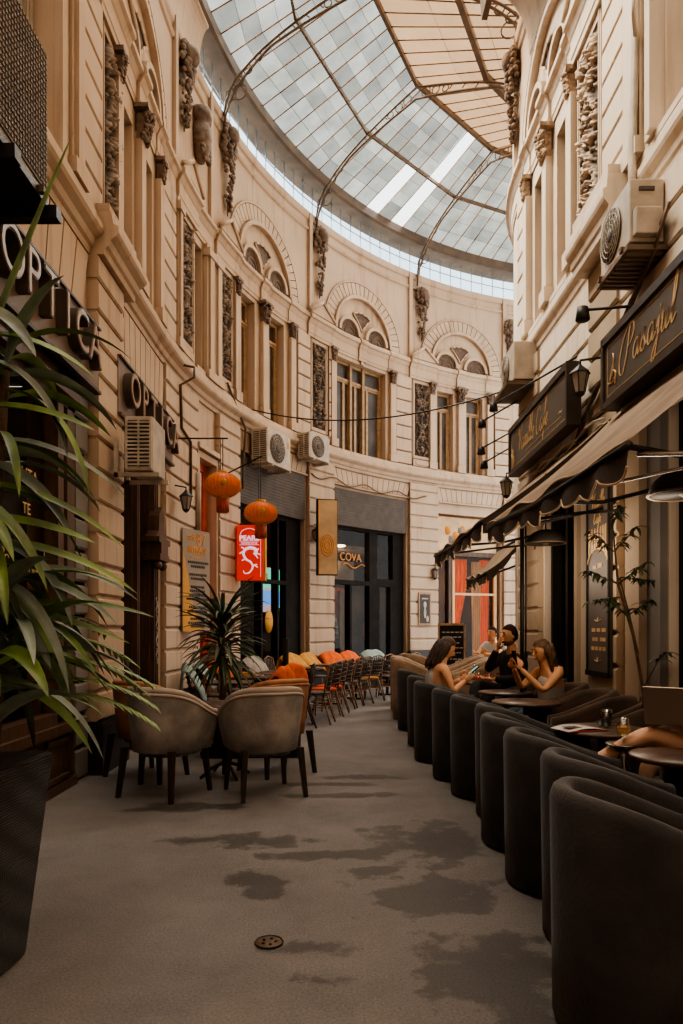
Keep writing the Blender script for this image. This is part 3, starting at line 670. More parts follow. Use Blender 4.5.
for (a, b, z0, z1), l in zip(RWIN, ['under the arch, nearer one', 'under the arch, farther one', 'wide one at the right edge', 'round the corner']):
    window(PR, a, b, z0, z1, 2, 'upper window of right facade, '+l, fr=M['ochre'] if b-a < 1 else M['stone'], pane=M['pane_l'] if b-a > 1 else None)
mb = MB(); 
for a_, b_, o_ in ((5.62,5.70,.13),(5.70,5.80,.09),(5.80,5.90,.05)):
    fbox(mb, PR, a_, b_, 5.42, 7.75, 0, o_)
mb.build('window_surround', WR, wallR)
mb = MB()
for a_, b_, o_ in ((5.955,6.05,.08),(6.05,6.16,.05)): fbox(mb, PL, a_, b_, 5.42, 7.7, 0, o_)
mb.build('window_surround', WL, wallL)

# ---- shop interiors behind the openings
def niche(P, a, b, z1, d, m, nm, wall):
    mb = MB(); fbox(mb, P, a-.25, b+.25, 0, z1+.1, -d-.1, -d); fbox(mb, P, a-.33, a-.25, 0, z1, -d, -.4); fbox(mb, P, b+.25, b+.33, 0, z1, -d, -.4); fbox(mb, P, a-.3, b+.3, z1+.02, z1+.1, -d, -.4)
    return mb.build('shop_interior', m, wall)
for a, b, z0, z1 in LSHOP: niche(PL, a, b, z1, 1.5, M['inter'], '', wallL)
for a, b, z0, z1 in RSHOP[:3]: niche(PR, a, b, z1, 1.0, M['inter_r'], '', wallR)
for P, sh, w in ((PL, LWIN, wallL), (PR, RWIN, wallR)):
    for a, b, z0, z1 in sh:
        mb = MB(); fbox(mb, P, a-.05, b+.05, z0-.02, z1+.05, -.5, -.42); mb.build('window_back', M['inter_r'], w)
def frame_bars(mb, P, bars, o0, o1):
    for a, b, c, d in bars: fbox(mb, P, a, b, c, d, o0, o1)

# shop 0: near left, dark wood front with lettered glass
def door(n, label): return thing('door_%d' % n, label, 'door', kind='structure')
sf = thing('window_shopfront', 'dark wooden shopfront with gold lettering on its glass, behind the big plant', 'shopfront', kind='structure')
mb = MB(); frame_bars(mb, PL, [(6.18,6.34,0,3.68),(5.98,6.1,.6,3.68),(2.2,6.34,3.35,3.68),(2.2,6.3,.55,.68),(4.3,4.42,.6,3.4)], -.12, .03); fbox(mb, PL, 2.2, 6.3, 3.42, 3.5, -.1, .1); mb.build('shop_frame', M['wood'], sf)
mb = MB(); frame_bars(mb, PL, [(2.2,6.3,0,.56)], -.15, .02)
for k in range(6):
    x = 2.35+k*.67; frame_bars(mb, PL, [(x,x+.55,.1,.14),(x,x+.55,.42,.46),(x,x+.04,.1,.46),(x+.51,x+.55,.1,.46)], .02, .05)
fbox(mb, PL, 2.2, 6.34, .5, .58, -.1, .07); fbox(mb, PL, 2.2, 6.34, 0, .08, -.1, .06); mb.build('panelled_base', M['wood'], sf)
mb = MB(); fbox(mb, PL, 2.2, 6.2, .6, 3.4, -.09, -.08); mb.build('shop_glass', GL['shop'], sf)
def PLt(s0, z0, o=0, ang=0): return lambda u, v, w: PL(s0+u, o+w, z0+v)
mb = MB()
text_on(mb, 'CALITA', .15, PLt(5.55, 2.63, -.07), .003); text_on(mb, 'TE', .13, PLt(5.6, 2.36, -.07), .003); text_on(mb, 'a', .15, PLt(5.6, 2.12, -.07), .003)
for i, ch in enumerate('PROFESIONALI'):
    a = -1.15+2.3*i/11; text_on(mb, ch, .1, PLt(5.55+.42*sin(a), 2.15-.3*cos(a), -.07), .003)
mb.build('glass_lettering', M['gold'], sf)
# panelled door between near piers
d1 = door(1, 'tall dark carved wooden doorway between the two left piers')
mb = MB(); frame_bars(mb, PL, [(7.62,7.8,0,3.5),(9.0,9.25,0,3.5),(8.25,8.37,0,3.4),(7.62,9.25,3.3,3.5)], -.3, -.02); frame_bars(mb, PL, [(8.1,8.5,0,.5)], -.1, .04)
for x in (9.02, 9.1, 9.18, 8.27, 8.33): frame_bars(mb, PL, [(x, x+.03, 0, 3.3)], -.02, .04)
mb.build('door_frame', M['wood'], d1)
mb = MB(); frame_bars(mb, PL, [(7.8,9.0,0,3.3)], -.38, -.3)
for x in (7.85, 8.45):
    for z in (.3, 1.2, 2.1, 2.9): frame_bars(mb, PL, [(x, x+.38, z, z+.05), (x, x+.38, z+.33, z+.38)], -.3, -.26)
mb.build('door_leaf', M['wood'], d1)
mb = MB(); frame_bars(mb, PL, [(8.85,9.3,2.28,2.36),(8.8,9.35,2.5,2.57),(8.9,9.25,2.36,2.5)], -.1, .16)
fpoly(mb, PL, [(8.8,2.57),(9.35,2.57),(9.22,2.66),(9.2,2.85),(9.08,2.98),(8.95,2.85),(8.93,2.66)], -.02, .12); mb.ball(PL(8.95, .1, 2.22), .06, 8, 6); mb.ball(PL(9.2, .1, 2.22), .06, 8, 6)
mb.build('door_pediment', M['wood'], d1)
mb = MB()
for i in range(4): mb.tube([PL(9.1+.03*sin(k*.9+i), .05, .95+i*.22+.02*k) for k in range(11)], .008, 5)
mb.build('chalk_scrawl', M['chalk'], d1)
mb = MB(); frame_bars(mb, PL, [(7.52,7.6,.5,3.5)], 0, .05); mb.build('steel_strip', M['blue_stone'], d1)
# red door
d2 = door(2, 'narrow orange red painted door beside the hanging menu banner')
mb = MB(); frame_bars(mb, PL, [(10.98,11.08,0,4.1),(11.52,11.66,0,4.1),(10.98,11.66,3.98,4.1),(10.98,11.66,2.7,2.84),(11.28,11.34,0,4.0)], -.28, -.12); frame_bars(mb, PL, [(11.0,11.66,2.66,2.72),(11.0,11.66,2.84,2.88)], -.2, -.06); mb.build('door_frame', M['redwood'], d2)
mb = MB(); frame_bars(mb, PL, [(11.08,11.52,0,4.0)], -.33, -.28)
for z in (.3, 1.1, 1.9): frame_bars(mb, PL, [(11.36,11.5,z,z+.6)], -.28, -.25)
mb.build('door_leaf', M['redwood'], d2)
mb = MB(); frame_bars(mb, PL, [(10.9,10.98,0,4.2),(11.66,11.72,0,4.2),(10.9,11.72,4.1,4.2)], 0, .06); frame_bars(mb, PL, [(10.84,11.76,4.22,4.3)], 0, .12); mb.build('door_surround', WL, d2)
mb = MB(); mb.tube([PL(10.8, .1, z) for z in (2.9, 3.8)], .05, 8); mb.build('folded_parasol', M['banner'], d2)

def shopfront(n, P, a, b, zt, shut, bars, glass, label, panes=True):
    w = thing('window_shop_%s' % n, label, 'shopfront', kind='structure')
    mb = MB(); fbox(mb, P, a, b, shut, zt, -.2, .02); z = shut+.04
    while z < zt-.02: fbox(mb, P, a+.02, b-.02, z, z+.025, .02, .032); z += .06
    mb.build('shutter_box', M['shutter'], w)
    mb = MB(); frame_bars(mb, P, bars, -.26, -.1); mb.build('shop_frame', M['black'], w)
    mb = MB()
    for g in glass: fbox(mb, P, *g, -.19, -.18)
    mb.build('shop_glass', GL['shop'], w); return w
s1 = shopfront('left', PL, 12.6, 15.0, 4.62, 3.68, [(12.6,12.72,0,3.68),(14.5,15.0,0,3.68),(12.72,14.5,2.3,2.38),(13.62,13.68,0,2.3),(14.2,14.25,0,3.6),(12.72,14.5,0,.35),(12.6,15.0,3.6,3.68),(12.72,12.9,0,3.68)], [(12.9,14.5,.3,3.6)], 'black framed shop window under a grey shutter, behind the red sign')
s2 = shopfront('middle', PL, 16.0, 18.48, 4.55, 3.74, [(16.0,16.06,0,3.74),(17.36,17.62,0,3.74),(18.14,18.48,0,3.74),(16.0,17.4,2.42,2.52),(17.6,18.2,2.42,2.6),(16.7,16.76,0,2.42),(16.0,18.48,3.68,3.76),(16.0,17.4,0,.35),(17.62,17.7,0,2.5),(18.06,18.14,0,2.5)], [(16.06,17.4,.35,3.7),(17.62,18.14,.0,3.7)], 'black framed shop with glass door and mannequin, middle of the far wall')
mb = MB(); fbox(mb, PL, 14.16, 14.7, 1.75, 2.68, -.62, -.58); a = mb.build('screen_poster', M['whitel'], s1)
mb = MB(); fbox(mb, PL, 14.18, 14.68, 2.25, 2.66, -.58, -.575); mb.build('poster_green', M['green'], a); mb = MB(); fbox(mb, PL, 14.18, 14.68, 1.9, 2.2, -.58, -.575); mb.build('poster_blue', M['blue'], a); mb = MB(); fbox(mb, PL, 14.3, 14.5, 2.33, 2.55, -.575, -.57); mb.build('poster_figures', M['dark_p'], a)
mb = MB(); fbox(mb, PL, 14.8, 15.08, 1.85, 2.66, -.62, -.58); a = mb.build('screen_poster', M['green'], s1); mb = MB(); fbox(mb, PL, 14.8, 15.08, 1.9, 2.2, -.58, -.575); mb.build('poster_blue', M['blue'], a)
mb = MB(); mb.lathe([(.0,0),(.15,0),(.15,.02),(0,.02)], (0,0,0), 20, M=Matrix.Translation(PL(13.95, -.15, 1.55)) @ Matrix.Rotation(heading(PL, 13.4), 4, 'Z') @ Matrix.Rotation(PI/2, 4, 'Y') @ Matrix.Scale(1.5, 4, (1,0,0))); mb.build('round_sticker', M['yellow_p'], s1)
mb = MB(); fbox(mb, PL, 12.9, 13.05, .3, 3.6, -.9, -.6); fbox(mb, PL, 14.72, 14.78, .3, 3.5, -.6, -.5); mb.build('interior_pillar', M['inter_l'], s1)
# middle shop interior
mb = MB(); fbox(mb, PL, 16.0, 17.6, 2.5, 3.05, -1.0, -.9); fbox(mb, PL, 16.0, 18.3, 3.3, 3.4, -1.4, -.6); fbox(mb, PL, 16.9, 17.1, .3, 2.3, -.7, -.6); mb.build('interior_fascia', M['inter_l'], s2)
mb = MB(); mb.ball(PL(16.85, -.55, 3.36), (.13,.13,.03), 14, 6); mb.build('ceiling_lamp', M['warm'], s2)
mb = MB(); mb.ball(PL(17.85, -.6, 3.5), (.09,.09,.05), 10, 6); mb.ball(PL(17.85, -.6, 3.2), (.1,.1,.08), 10, 6); mb.build('ceiling_lamp', M['inter_l'], s2)
mb = MB()
def PLs(s0, z0, o): return lambda u, v, w: PL(s0+u, o+w, z0+v)
script_on(mb, 'Casa', .12, PLs(16.35, 3.02, -.15), .1) if False else text_on(mb, 'COVA', .26, PLs(16.78, 3.05, -.15), .003)
mb.tube([PL(16.5+.75*t, -.15, 2.86+.05*sin(t*9)) for t in [i/20 for i in range(21)]], .012, 5)
mb.build('window_lettering', M['orange_p'], s2)
mb = MB(); fbox(mb, PL, 16.85, 17.25, 1.6, 2.4, -.9, -.85); mb.build('wall_hanging', M['redwood'], s2)
mb = MB(); fbox(mb, PL, 16.1, 17.4, .35, .75, -.75, -.3); mb.build('display_plinth', M['inter'], s2)
mb = MB(); fbox(mb, PL, 17.72, 18.05, 1.2, 1.5, -.7, -.6); mb.build('shop_stock', M['orange'], s2)
# mannequin in a striped shirt
t = thing('mannequin', 'dark mannequin in a pale striped shirt behind the middle shop glass', 'mannequin', PL(16.38, -.5, .75), heading(PL, 16.3))
mb = MB(); mb.lathe([(.14,.1),(.17,.3),(.15,.6),(.2,.85),(.19,1.0),(.08,1.08),(.05,1.12)], (0,0,0), 16, sy=1.15, sx=.7); mb.tube([(0,.2,.98),(.03,.27,.7),(.08,.25,.45)], [.06,.05,.035]); mb.tube([(0,-.2,.98),(.03,-.27,.7),(.08,-.25,.45)], [.06,.05,.035]); mb.build('shirt', M['stripe'], t)
mb = MB(); mb.ball((0,0,1.25), (.08,.075,.11)); mb.lathe([(.05,0),(.045,.12)], (0,0,1.06), 10); mb.build('head', M['dark_p'], t); mb = MB(); mb.tube([(0,0,0),(0,0,.12)], .02); mb.build('stand', M['dark_p'], t)

# far bay: dark doorway, window with orange curtains, painted panel above
s3 = thing('window_curtained', 'far restaurant window with orange curtains and white bar', 'window', kind='structure')
mb = MB(); frame_bars(mb, PL, [(19.52,19.6,0,4.35),(19.95,20.1,0,3.3),(21.4,21.5,0,3.3),(19.52,21.5,3.3,3.42),(20.1,21.4,0,.6),(19.6,19.95,0,.1)], -.25, -.1); mb.build('shop_frame', M['wood'], s3)
mb = MB(); frame_bars(mb, PL, [(20.06,21.44,2.28,2.34),(20.06,20.13,.6,3.3),(21.36,21.44,.6,3.3)], -.14, -.08); mb.build('white_bar', M['curtain_l'], s3)
mb = MB(); fbox(mb, PL, 20.1, 21.4, .6, 3.3, -.19, -.185); fbox(mb, PL, 19.6, 19.95, .1, 3.3, -.19, -.185); mb.build('shop_glass', GL['shop'], s3)
mb = MB(); fbox(mb, PL, 19.55, 21.45, 3.42, 4.3, -.2, -.12); pa = mb.build('painted_panel', M['creamsign'], s3)
mb = MB()
for x, z, r_ in ((19.9,3.95,.12),(20.15,3.8,.14),(20.4,4.0,.1),(20.75,3.85,.15)): mb.ball(PL(x, -.12, z), (r_, r_*.3, r_), 10, 6)
mb.build('painted_flowers', M['orange_p'], pa)
mb = MB()
for x, z, r_ in ((20.0,3.7,.1),(20.3,3.9,.12),(20.6,3.65,.1)): mb.ball(PL(x, -.118, z), (r_, r_*.25, r_*1.3), 10, 6)
mb.build('painted_leaves', M['blue_stone'], pa)
def drape(s0, s1, z0, z1, m, pinch, nm, lab):
    mb = MB(); rows = []
    for j in range(13):
        z = z0+(z1-z0)*j/12; k = 1-pinch*math.exp(-((z-(z0+.2*(z1-z0)))/.9)**2); r_ = []
        for i in range(25):
            u = i/24; a = s0+(s1-s0)*u*k if pinch >= 0 else s1-(s1-s0)*(1-u)*(2-k)
            r_.append(PL(a, -.36+.05*sin(u*26+z), z))
        rows.append(r_)
    mb.grid(rows); tag(mb.build('curtain', m), lab, 'curtain', 'curtains in the far window')
drape(20.16, 20.72, .8, 3.25, M['curtain'], .5, '', 'orange curtain gathered at left of the far window')
drape(20.86, 21.12, .7, 3.2, M['curtain_l'], .1, '', 'cream curtain hanging in the middle of the far window')
drape(21.1, 21.36, .7, 3.25, M['curtain'], .1, '', 'orange curtain hanging at right of the far window')

# right ground floor openings
for n_, (a, b, z0, z1) in enumerate(RSHOP):
    d = door(3+n_, ['dark glazed double door behind the awning, left of the menu board', 'narrow dark side window beside the menu board', 'wide dark opening at the right edge', 'dark doorway round the right corner'][n_])
    mb = MB(); frame_bars(mb, PR, [(a,a+.07,0,z1),(b-.07,b,0,z1),(a,b,z1-.1,z1)] + ([((a+b)/2-.04,(a+b)/2+.04,0,z1)] if b-a > .8 else []), -.25, -.08); mb.build('door_frame', M['black'], d)
    mb = MB(); fbox(mb, PR, a+.07, b-.07, 0, z1-.1, -.2, -.19); mb.build('door_glass', GL['shop'], d)
mb = MB(); fbox(mb, PR, 7.61, 7.71, 0, 3.1, -.1, .04); mb.build('door_post', M['stone'], wallR)
# ================================================================== SIGNS
def optica(s0, s1, sc, pitch, label):
    t = thing('shop_sign', label, 'sign', PL(s0, 0, 3.66)); b = PL(s0, 0, 3.66)
    mb = MB(); mb.box(.06, .13, 0, s1-s0, 0, .58); mb.build('backboard', M['sign_brown'], t)
    mb = MB(); mb.box(.1, .16, 0, s1-s0, -.03, .0); mb.box(.1,.16,0,s1-s0,.58,.6); mb.build('board_edge', M['letter'], t)
    for i, ch in enumerate('OPTICA'):
        y = sc-s0+(i-2.5)*pitch
        mb = MB(); text_on(mb, ch, .5, lambda u, v, w: (.175+w, y+u, .30+v), .045, .92, .008); q = mb.build('letter', M['letter'], t)
        mb = MB(); text_on(mb, ch, .5, lambda u, v, w: (.224+w, y+u, .30+v), .004, .92, -.004); mb.build('letter_face', M['letter_f'], q)
optica(3.9, 6.68, 5.55, .32, 'brown shop sign reading OPTICA above the near shopfront, partly behind palm leaves')
optica(7.28, 9.62, 8.52, .37, 'brown shop sign reading OPTICA behind the louvred air conditioner')

def script_sign(s0, s1, z0, z1, X, txt, size, uoff, label, small=None, vv=.2):
    # face looks towards the aisle (-X); text runs from the far end to the near end
    t = thing('cafe_sign', label, 'sign', (X, s0, z0)); L_ = s1-s0; h = z1-z0
    mb = MB(); mb.box(0, .12, 0, L_, 0, h); mb.build('board', M['board'], t)
    mb = MB()
    for a, b, c, d in ((0,L_,h-.04,h+.03),(0,L_,-.02,.03),(-.03,.02,-.02,h+.03),(L_-.02,L_+.03,-.02,h+.03)): mb.box(-.025, .125, a, b, c, d)
    mb.build('frame', M['bframe'], t)
    mb = MB(); e = .07; w = .006
    for a, b, c, d in ((e,L_-e,h-e-w,h-e),(e,L_-e,e,e+w),(e,e+w,e,h-e),(L_-e-w,L_-e,e,h-e)): mb.box(-.004, 0, a, b, c, d)
    mb.build('gold_line', M['gold'], t)
    mb = MB(); script_on(mb, txt, size, lambda u, v, w_: (-.001-w_, L_-uoff-u, vv+v), .052, .005); mb.build('script_lettering', M['gold'], t)
    if small:
        mb = MB(); small(mb, lambda u, v, w_: (-.001-w_, L_-u, v)); mb.build('ornament', M['gold'], t)
    return t
def orn1(mb, f):   # small perched figure mark left of the word
    for st in ([(.10,.16),(.16,.2),(.2,.26),(.22,.35),(.2,.4)],[(.1,.18),(.17,.16),(.24,.18)],[(.2,.26),(.26,.22),(.25,.12)],[(.14,.2),(.2,.3)]):
        pts = cat([(a, b, 0) for a, b in st]); mb.tube([f(p.x, p.y, .004) for p in pts], .008, 5)
def orn2(mb, f):
    for st in ([(.12,.08),(.14,.2),(.12,.32)],[(.08,.26),(.14,.2),(.2,.28)],[(.16,.06),(.2,.14),(.18,.22)]):
        pts = cat([(a, b, 0) for a, b in st]); mb.tube([f(p.x, p.y, .004) for p in pts], .010, 5)
    mb.box(-.005, 0, .22, 1.6, .135, .141); text_on(mb, '~', .2, lambda u, v, w: f(2.15+u, .2+v, w), .003)
script_sign(4.5, 6.12, 3.33, 3.9, 2.30, 'Pasajul', .14, .41, 'black cafe signboard with gold script word Pasajul under the large air conditioner', orn1, .2)
script_sign(7.05, 9.44, 3.47, 4.06, 2.28, 'Vanille Cafe', .135, .42, 'black cafe signboard with two gold script words, farther along the right facade', orn2, .2)

# hanging menu banner on left wall
t = thing('menu_banner', 'tall grey and yellow printed menu banner beside the red door', 'banner', PL(10.1, .1, 1.36), -.5); t.scale = (1, .84, 1)
mb = MB(); mb.box(0, .015, 0, .72, 0, 1.5); mb.build('sheet', M['banner'], t)
mb = MB(); mb.prism([(0.0,0),(.5,0),(.3,.3),(.17,.65),(.0,1.2)], lambda a, b: (.016, a+.01, b+.01), lambda a, b: (.018, a+.01, b+.01)); mb.build('yellow_wedge', M['yellow_p'], t)
mb = MB(); f_ = lambda y, z: (lambda u, v, w: (.02+w, y+u, z+v))
text_on(mb, '87', .26, f_(.48, 1.36), .002); text_on(mb, 'cafe', .15, f_(.22, 1.38), .002); text_on(mb, 'INTRA SI', .125, f_(.37, 1.2), .002, 1, .006); mb.box(.018, .022, .2, .5, 1.09, 1.11); mb.build('orange_print', M['orange_p'], t)
mb = MB(); rr = random.Random(3)
for z, w in ((1.02,.5),(.96,.34),(.84,.42),(.78,.34),(.66,.34),(.6,.4),(.54,.42),(.48,.56),(.36,.44),(.3,.52),(.19,.36),(.13,.48),(.08,.34)):
    y = .38-w/2
    while y < .38+w/2:
        k = rr.uniform(.03, .05); mb.box(.018, .021, y, y+k, z-.018, z+.018); y += k+.012
mb.build('menu_lines', M['dark_p'], t)
# red blade sign
hd = heading(PL, 12.2)
t = thing('blade_sign', 'red illuminated blade sign with white lizard dragon and the word PEARL', 'sign', PL(12.35, .12, 2.25), -.06)
mb = MB(); mb.box(0, .5, -.07, .07, 0, .96); mb.build('light_box', M['redsign'], t, bevel=.008)
mb = MB(); mb.box(.47, .502, -.072, .072, 0, .96); mb.box(-.12, 0, -.02, .02, .2, .24); mb.box(-.12, 0, -.02, .02, .72, .76); mb.build('edge_and_bracket', M['orange_p'], t)
mb = MB(); fz = lambda u, v, w: (.22+u, -.072-w, v)
def stroke(st, r, n=6):
    pts = cat([(a, b, 0) for a, b in st]); k = len(pts); mb.tube([fz(p.x, p.y, 0) for p in pts], [r*(1-.0*i/k) if isinstance(r, float) else r[0]+(r[1]-r[0])*i/k for i in range(k)], n)
text_on(mb, 'PEARL', .115, lambda u, v, w: fz(u, .73+v, w), .003, 1.1, .004); text_on(mb, 'HOOKAH HOUSE', .045, lambda u, v, w: fz(u, .645+v, w), .003, .8)
stroke([(-.16,.79),(-.12,.86),(0,.9),(.12,.86),(.16,.79)], .005); stroke([(-.17,.68),(.17,.68)], .004); stroke([(-.17,.615),(.17,.615)], .004); stroke([(.2,.85),(.2,.06)], .003)
stroke([(.1,.44),(.12,.52),(.03,.56),(-.07,.53),(-.1,.45),(-.05,.36),(.03,.31),(.06,.22),(.0,.13),(-.08,.12),(-.1,.17)], (.034,.006))
for a, b in (((-.08,.5),(-.17,.46)),((-.04,.36),(-.13,.34)),((.05,.27),(.15,.22)),((.06,.24),(.14,.27)),((.09,.5),(.17,.54)),((.1,.46),(.2,.44)),((.1,.44),(.15,.38)),((-.07,.53),(-.14,.57))): stroke([a, ((a[0]+b[0])/2, (a[1]+b[1])/2+.01), b], .011)
mb.build('white_design', M['whitel'], t)
# cream blade sign on the pier
hd = heading(PL, 15.5)
t = thing('blade_sign', 'tall cream and orange vertical box sign on the pier between two shops', 'sign', PL(15.12, .22, 2.52), .2); t.scale = (1.2, 1, 1)
mb = MB(); mb.box(0, .36, -.14, 0, 0, 1.58); mb.build('black_casing', M['black'], t)
mb = MB(); mb.box(.02, .35, -.146, -.14, .02, 1.56); mb.box(.36, .366, -.13, -.01, .02, 1.56); mb.build('cream_face', M['creamsign'], t)
mb = MB()
for r_, zz in ((.14,.62),(.10,.62),(.055,.62)): mb.tube([(.18+r_*cos(a)*.8, -.148, zz+r_*1.6*sin(a)) for a in [2*PI*k/20 for k in range(20)]], .012, 5, closed=True)
mb.tube([(.03,-.148,.02),(.03,-.148,1.55)], .006, 4); mb.build('orange_swirl', M['orange_p'], t)
# framed poster on the fifth pier
t = thing('framed_poster', 'small dark framed poster on the pier left of the far doorway', 'poster', PL(18.99, .11, 1.5), heading(PL, 19))
mb = MB(); mb.box(0, .02, -.2, .2, 0, .8); mb.build('frame', M['ochre'], t); mb = MB(); mb.box(.02, .024, -.16, .16, .04, .76); q = mb.build('print', M['dark_p'], t)
mb = MB(); mb.ball((.025,0,.5), (.004,.05,.08)); mb.ball((.025,0,.3), (.004,.04,.14)); mb.ball((.025,.08,.15), (.004,.04,.08)); mb.box(.024,.027,-.1,.1,.64,.67); mb.build('print_figures', M['chalk'], t)
# tall menu board on the right pier
t = thing('menu_board', 'tall black menu board with gold lettering on the right pier', 'sign', (2.49, 6.5, .97), 0)
mb = MB(); mb.box(0, .03, 0, .6, 0, 1.85); mb.build('board', M['board'], t)
mb = MB(); mb.box(-.02, .0, 0, .6, -.03, .02); mb.box(-.01, 0, 0, .03, 0, 1.85); mb.box(-.01, 0, .57, .6, 0, 1.85); mb.build('frame', M['black'], t)
mb = MB(); ff = lambda y, z: (lambda u, v, w: (-.002-w, y-u, z+v))
script_on(mb, 'Vanille', .062, ff(.46, 1.62), .1, .004); script_on(mb, 'Cafe', .055, ff(.4, 1.46), .1, .004)
for i, ch in enumerate('PASAJUL'):
    u = (i-3)/3; h = .17+.11*abs(u)**1.6
    text_on(mb, ch, .2, (lambda uu, hh: (lambda a, b, w: (-.002-w, .3-uu*.22-a*.42, 1.40-hh/2+b*hh/.15)))(u, h), .003, 1, .012)
mb.tube([(-.004, .3-.26*cos(a), 1.08+.13*sin(a)) for a in [PI*k/14 for k in range(15)]], .008, 5)
text_on(mb, 'est. 1891', .07, ff(.3, 1.04), .003)
for z, n in ((.42,3),(.33,2),(.24,4)):
    for k in range(n*4): 
        if k % 4 < 3: mb.box(-.004, 0, .3-.2+.4*k/(n*4), .3-.2+.4*k/(n*4)+.28/(n*4), z-.018, z+.018)
for z in (.52, .13): mb.tube([(-.003,.22,z),(-.003,.3,z-.02),(-.003,.38,z)], .005, 5); mb.ball((-.003,.3,z), (.003,.018,.025))
mb.build('gold_lettering', M['gold'], t)

# ================================================================== AIR CONDITIONERS
def aircon(label, loc, rz, Lg, dp, h, louvre_end=True, fan=True, cover=False, m=None):
    # local: x out of the wall, y along it, z up; origin at the bottom of the wall side
    t = thing('air_conditioner', label, 'air conditioner', loc, rz, 'outdoor air conditioner units')
    mb = MB(); mb.box(0, dp, -Lg/2, Lg/2, 0, h); mb.build('casing', m or M['acw'], t, bevel=.012)
    if fan:
        r = min(h*.42, Lg*.36); mb = MB(); T = Matrix.Translation((dp+.002, -Lg*.1, h/2)) @ Matrix.Rotation(PI/2, 4, 'Y')
        mb.lathe([(0,0),(r,0),(r,.008),(0,.01)], (0,0,0), 28, M=T); q = mb.build('fan_recess', M['acd'], t)
        mb = MB()
        for k in range(5): rr_ = r*(k+1)/5; mb.tube([(dp+.018, -Lg*.1+rr_*cos(a), h/2+rr_*sin(a)) for a in [2*PI*j/24 for j in range(24)]], .004, 4, closed=True)
        for k in range(8): a = PI*k/8; mb.tube([(dp+.016, -Lg*.1-r*cos(a), h/2-r*sin(a)), (dp+.016, -Lg*.1+r*cos(a), h/2+r*sin(a))], .003, 4)
        mb.build('fan_guard', M['acw'], q); mb = MB(); mb.ball((dp+.015, -Lg*.1, h/2), (.015, r*.25, r*.25)); mb.build('fan_hub', M['acd'], q)
    if louvre_end:
        mb = MB(); mb.box(.025, dp-.025, -Lg/2-.004, -Lg/2, .04, h-.04); q = mb.build('side_grille', M['acd'], t); mb = MB(); z = .05
        while z < h-.05: mb.box(.02, dp-.02, -Lg/2-.02, -Lg/2-.002, z, z+.016); z += .038
        mb.box(dp*.5-.008, dp*.5+.008, -Lg/2-.022, -Lg/2, .04, h-.04); mb.box(.01,.03,-Lg/2-.022,-Lg/2,.02,h-.02); mb.box(dp-.03,dp-.01,-Lg/2-.022,-Lg/2,.02,h-.02); mb.build('louvres', m or M['acw'], q)
    if cover:
        mb = MB(); mb.box(dp*.2, dp*.9, -Lg/2-.07, -Lg/2, .03, h*.42); mb.build('valve_cover', m or M['acw'], t, bevel=.01)
    for y in (-Lg*.38, Lg*.38): mb = MB(); mb.box(-.12, dp+.05, y-.02, y+.02, -.05, -.01); mb.box(-.12, -.08, y-.02, y+.02, -.05, .3); mb.build('wall_bracket', M['acw'] if louvre_end else M['iron'], t)
    return t
aircon('white louvred air conditioner on a bracket in front of the second OPTICA sign', (-2.16, 7.22, 2.98), 0, .5, .28, .54, fan=False)
aircon('larger air conditioner with round fan and orange sticker, on the curved wall', PL(13.35, .12, 4.42), heading(PL, 13.35), .86, .34, .64)
mb = MB(); mb.box(.342, .345, .3, .36, .4, .52); mb.build('sticker', M['orange_p'], bpy.data.objects['air_conditioner.001'])
aircon('smaller air conditioner with dark grille, right of the larger curved wall unit', PL(14.98, .12, 4.88), heading(PL, 14.98), .7, .3, .52)
aircon('big air conditioner high on the right facade above the Pasajul signboard', (2.54, 5.82, 4.45), PI, .62, .27, .5, louvre_end=False)
o = bpy.data.objects['air_conditioner.003']
mb = MB(); mb.box(.04, .25, .31, .38, .03, .24); mb.build('valve_cover', M['acw'], o, bevel=.01); mb = MB(); mb.box(.08,.2,.31,.325,.4,.43); mb.build('carry_handle', M['acd'], o)
mb = MB(); mb.box(-.06, .3, -.33, .33, -.07, -.03)
for k in range(9): mb.box(.0, .28, -.3+k*.07, -.27+k*.07, -.09, -.03)
mb.build('support_tray', M['sign_brown'], o)
aircon('far air conditioner on the right facade behind the script signboard', (2.56, 9.55, 4.68), PI, .75, .3, .5, louvre_end=False)
o = bpy.data.objects['air_conditioner.004']; mb = MB(); mb.box(-.06, .4, -.4, .4, -.08, -.03); mb.build('support_tray', M['iron'], o)
t = aircon('huge dark perforated air conditioner at the top left edge above the plant', (-2.32, 3.95, 4.17), 0, 1.1, .42, .92, louvre_end=False, fan=False, m=M['acw'])
mb = MB(); mb.box(.42, .43, -.53, .53, .03, .89); q = mb.build('perforated_grille', M['acd'], t); mb = MB()
for i in range(30):
    y = -.52+i*.0355
    for j in range(24): z = .05+j*.036; mb.box(.43, .436, y, y+.022, z, z+.02)
mb.build('grille_mesh', M['iron'], q)
mb = MB(); mb.box(-.1, .5, .52, .6, -.14, -.06); mb.box(-.1,.44,-.5,.55,-.07,-.02); mb.build('shelf', M['black_m'], t); mb = MB(); mb.box(-.1, .5, -.05, .03, -.14, -.06); mb.build('shelf_bracket', M['black_m'], t)

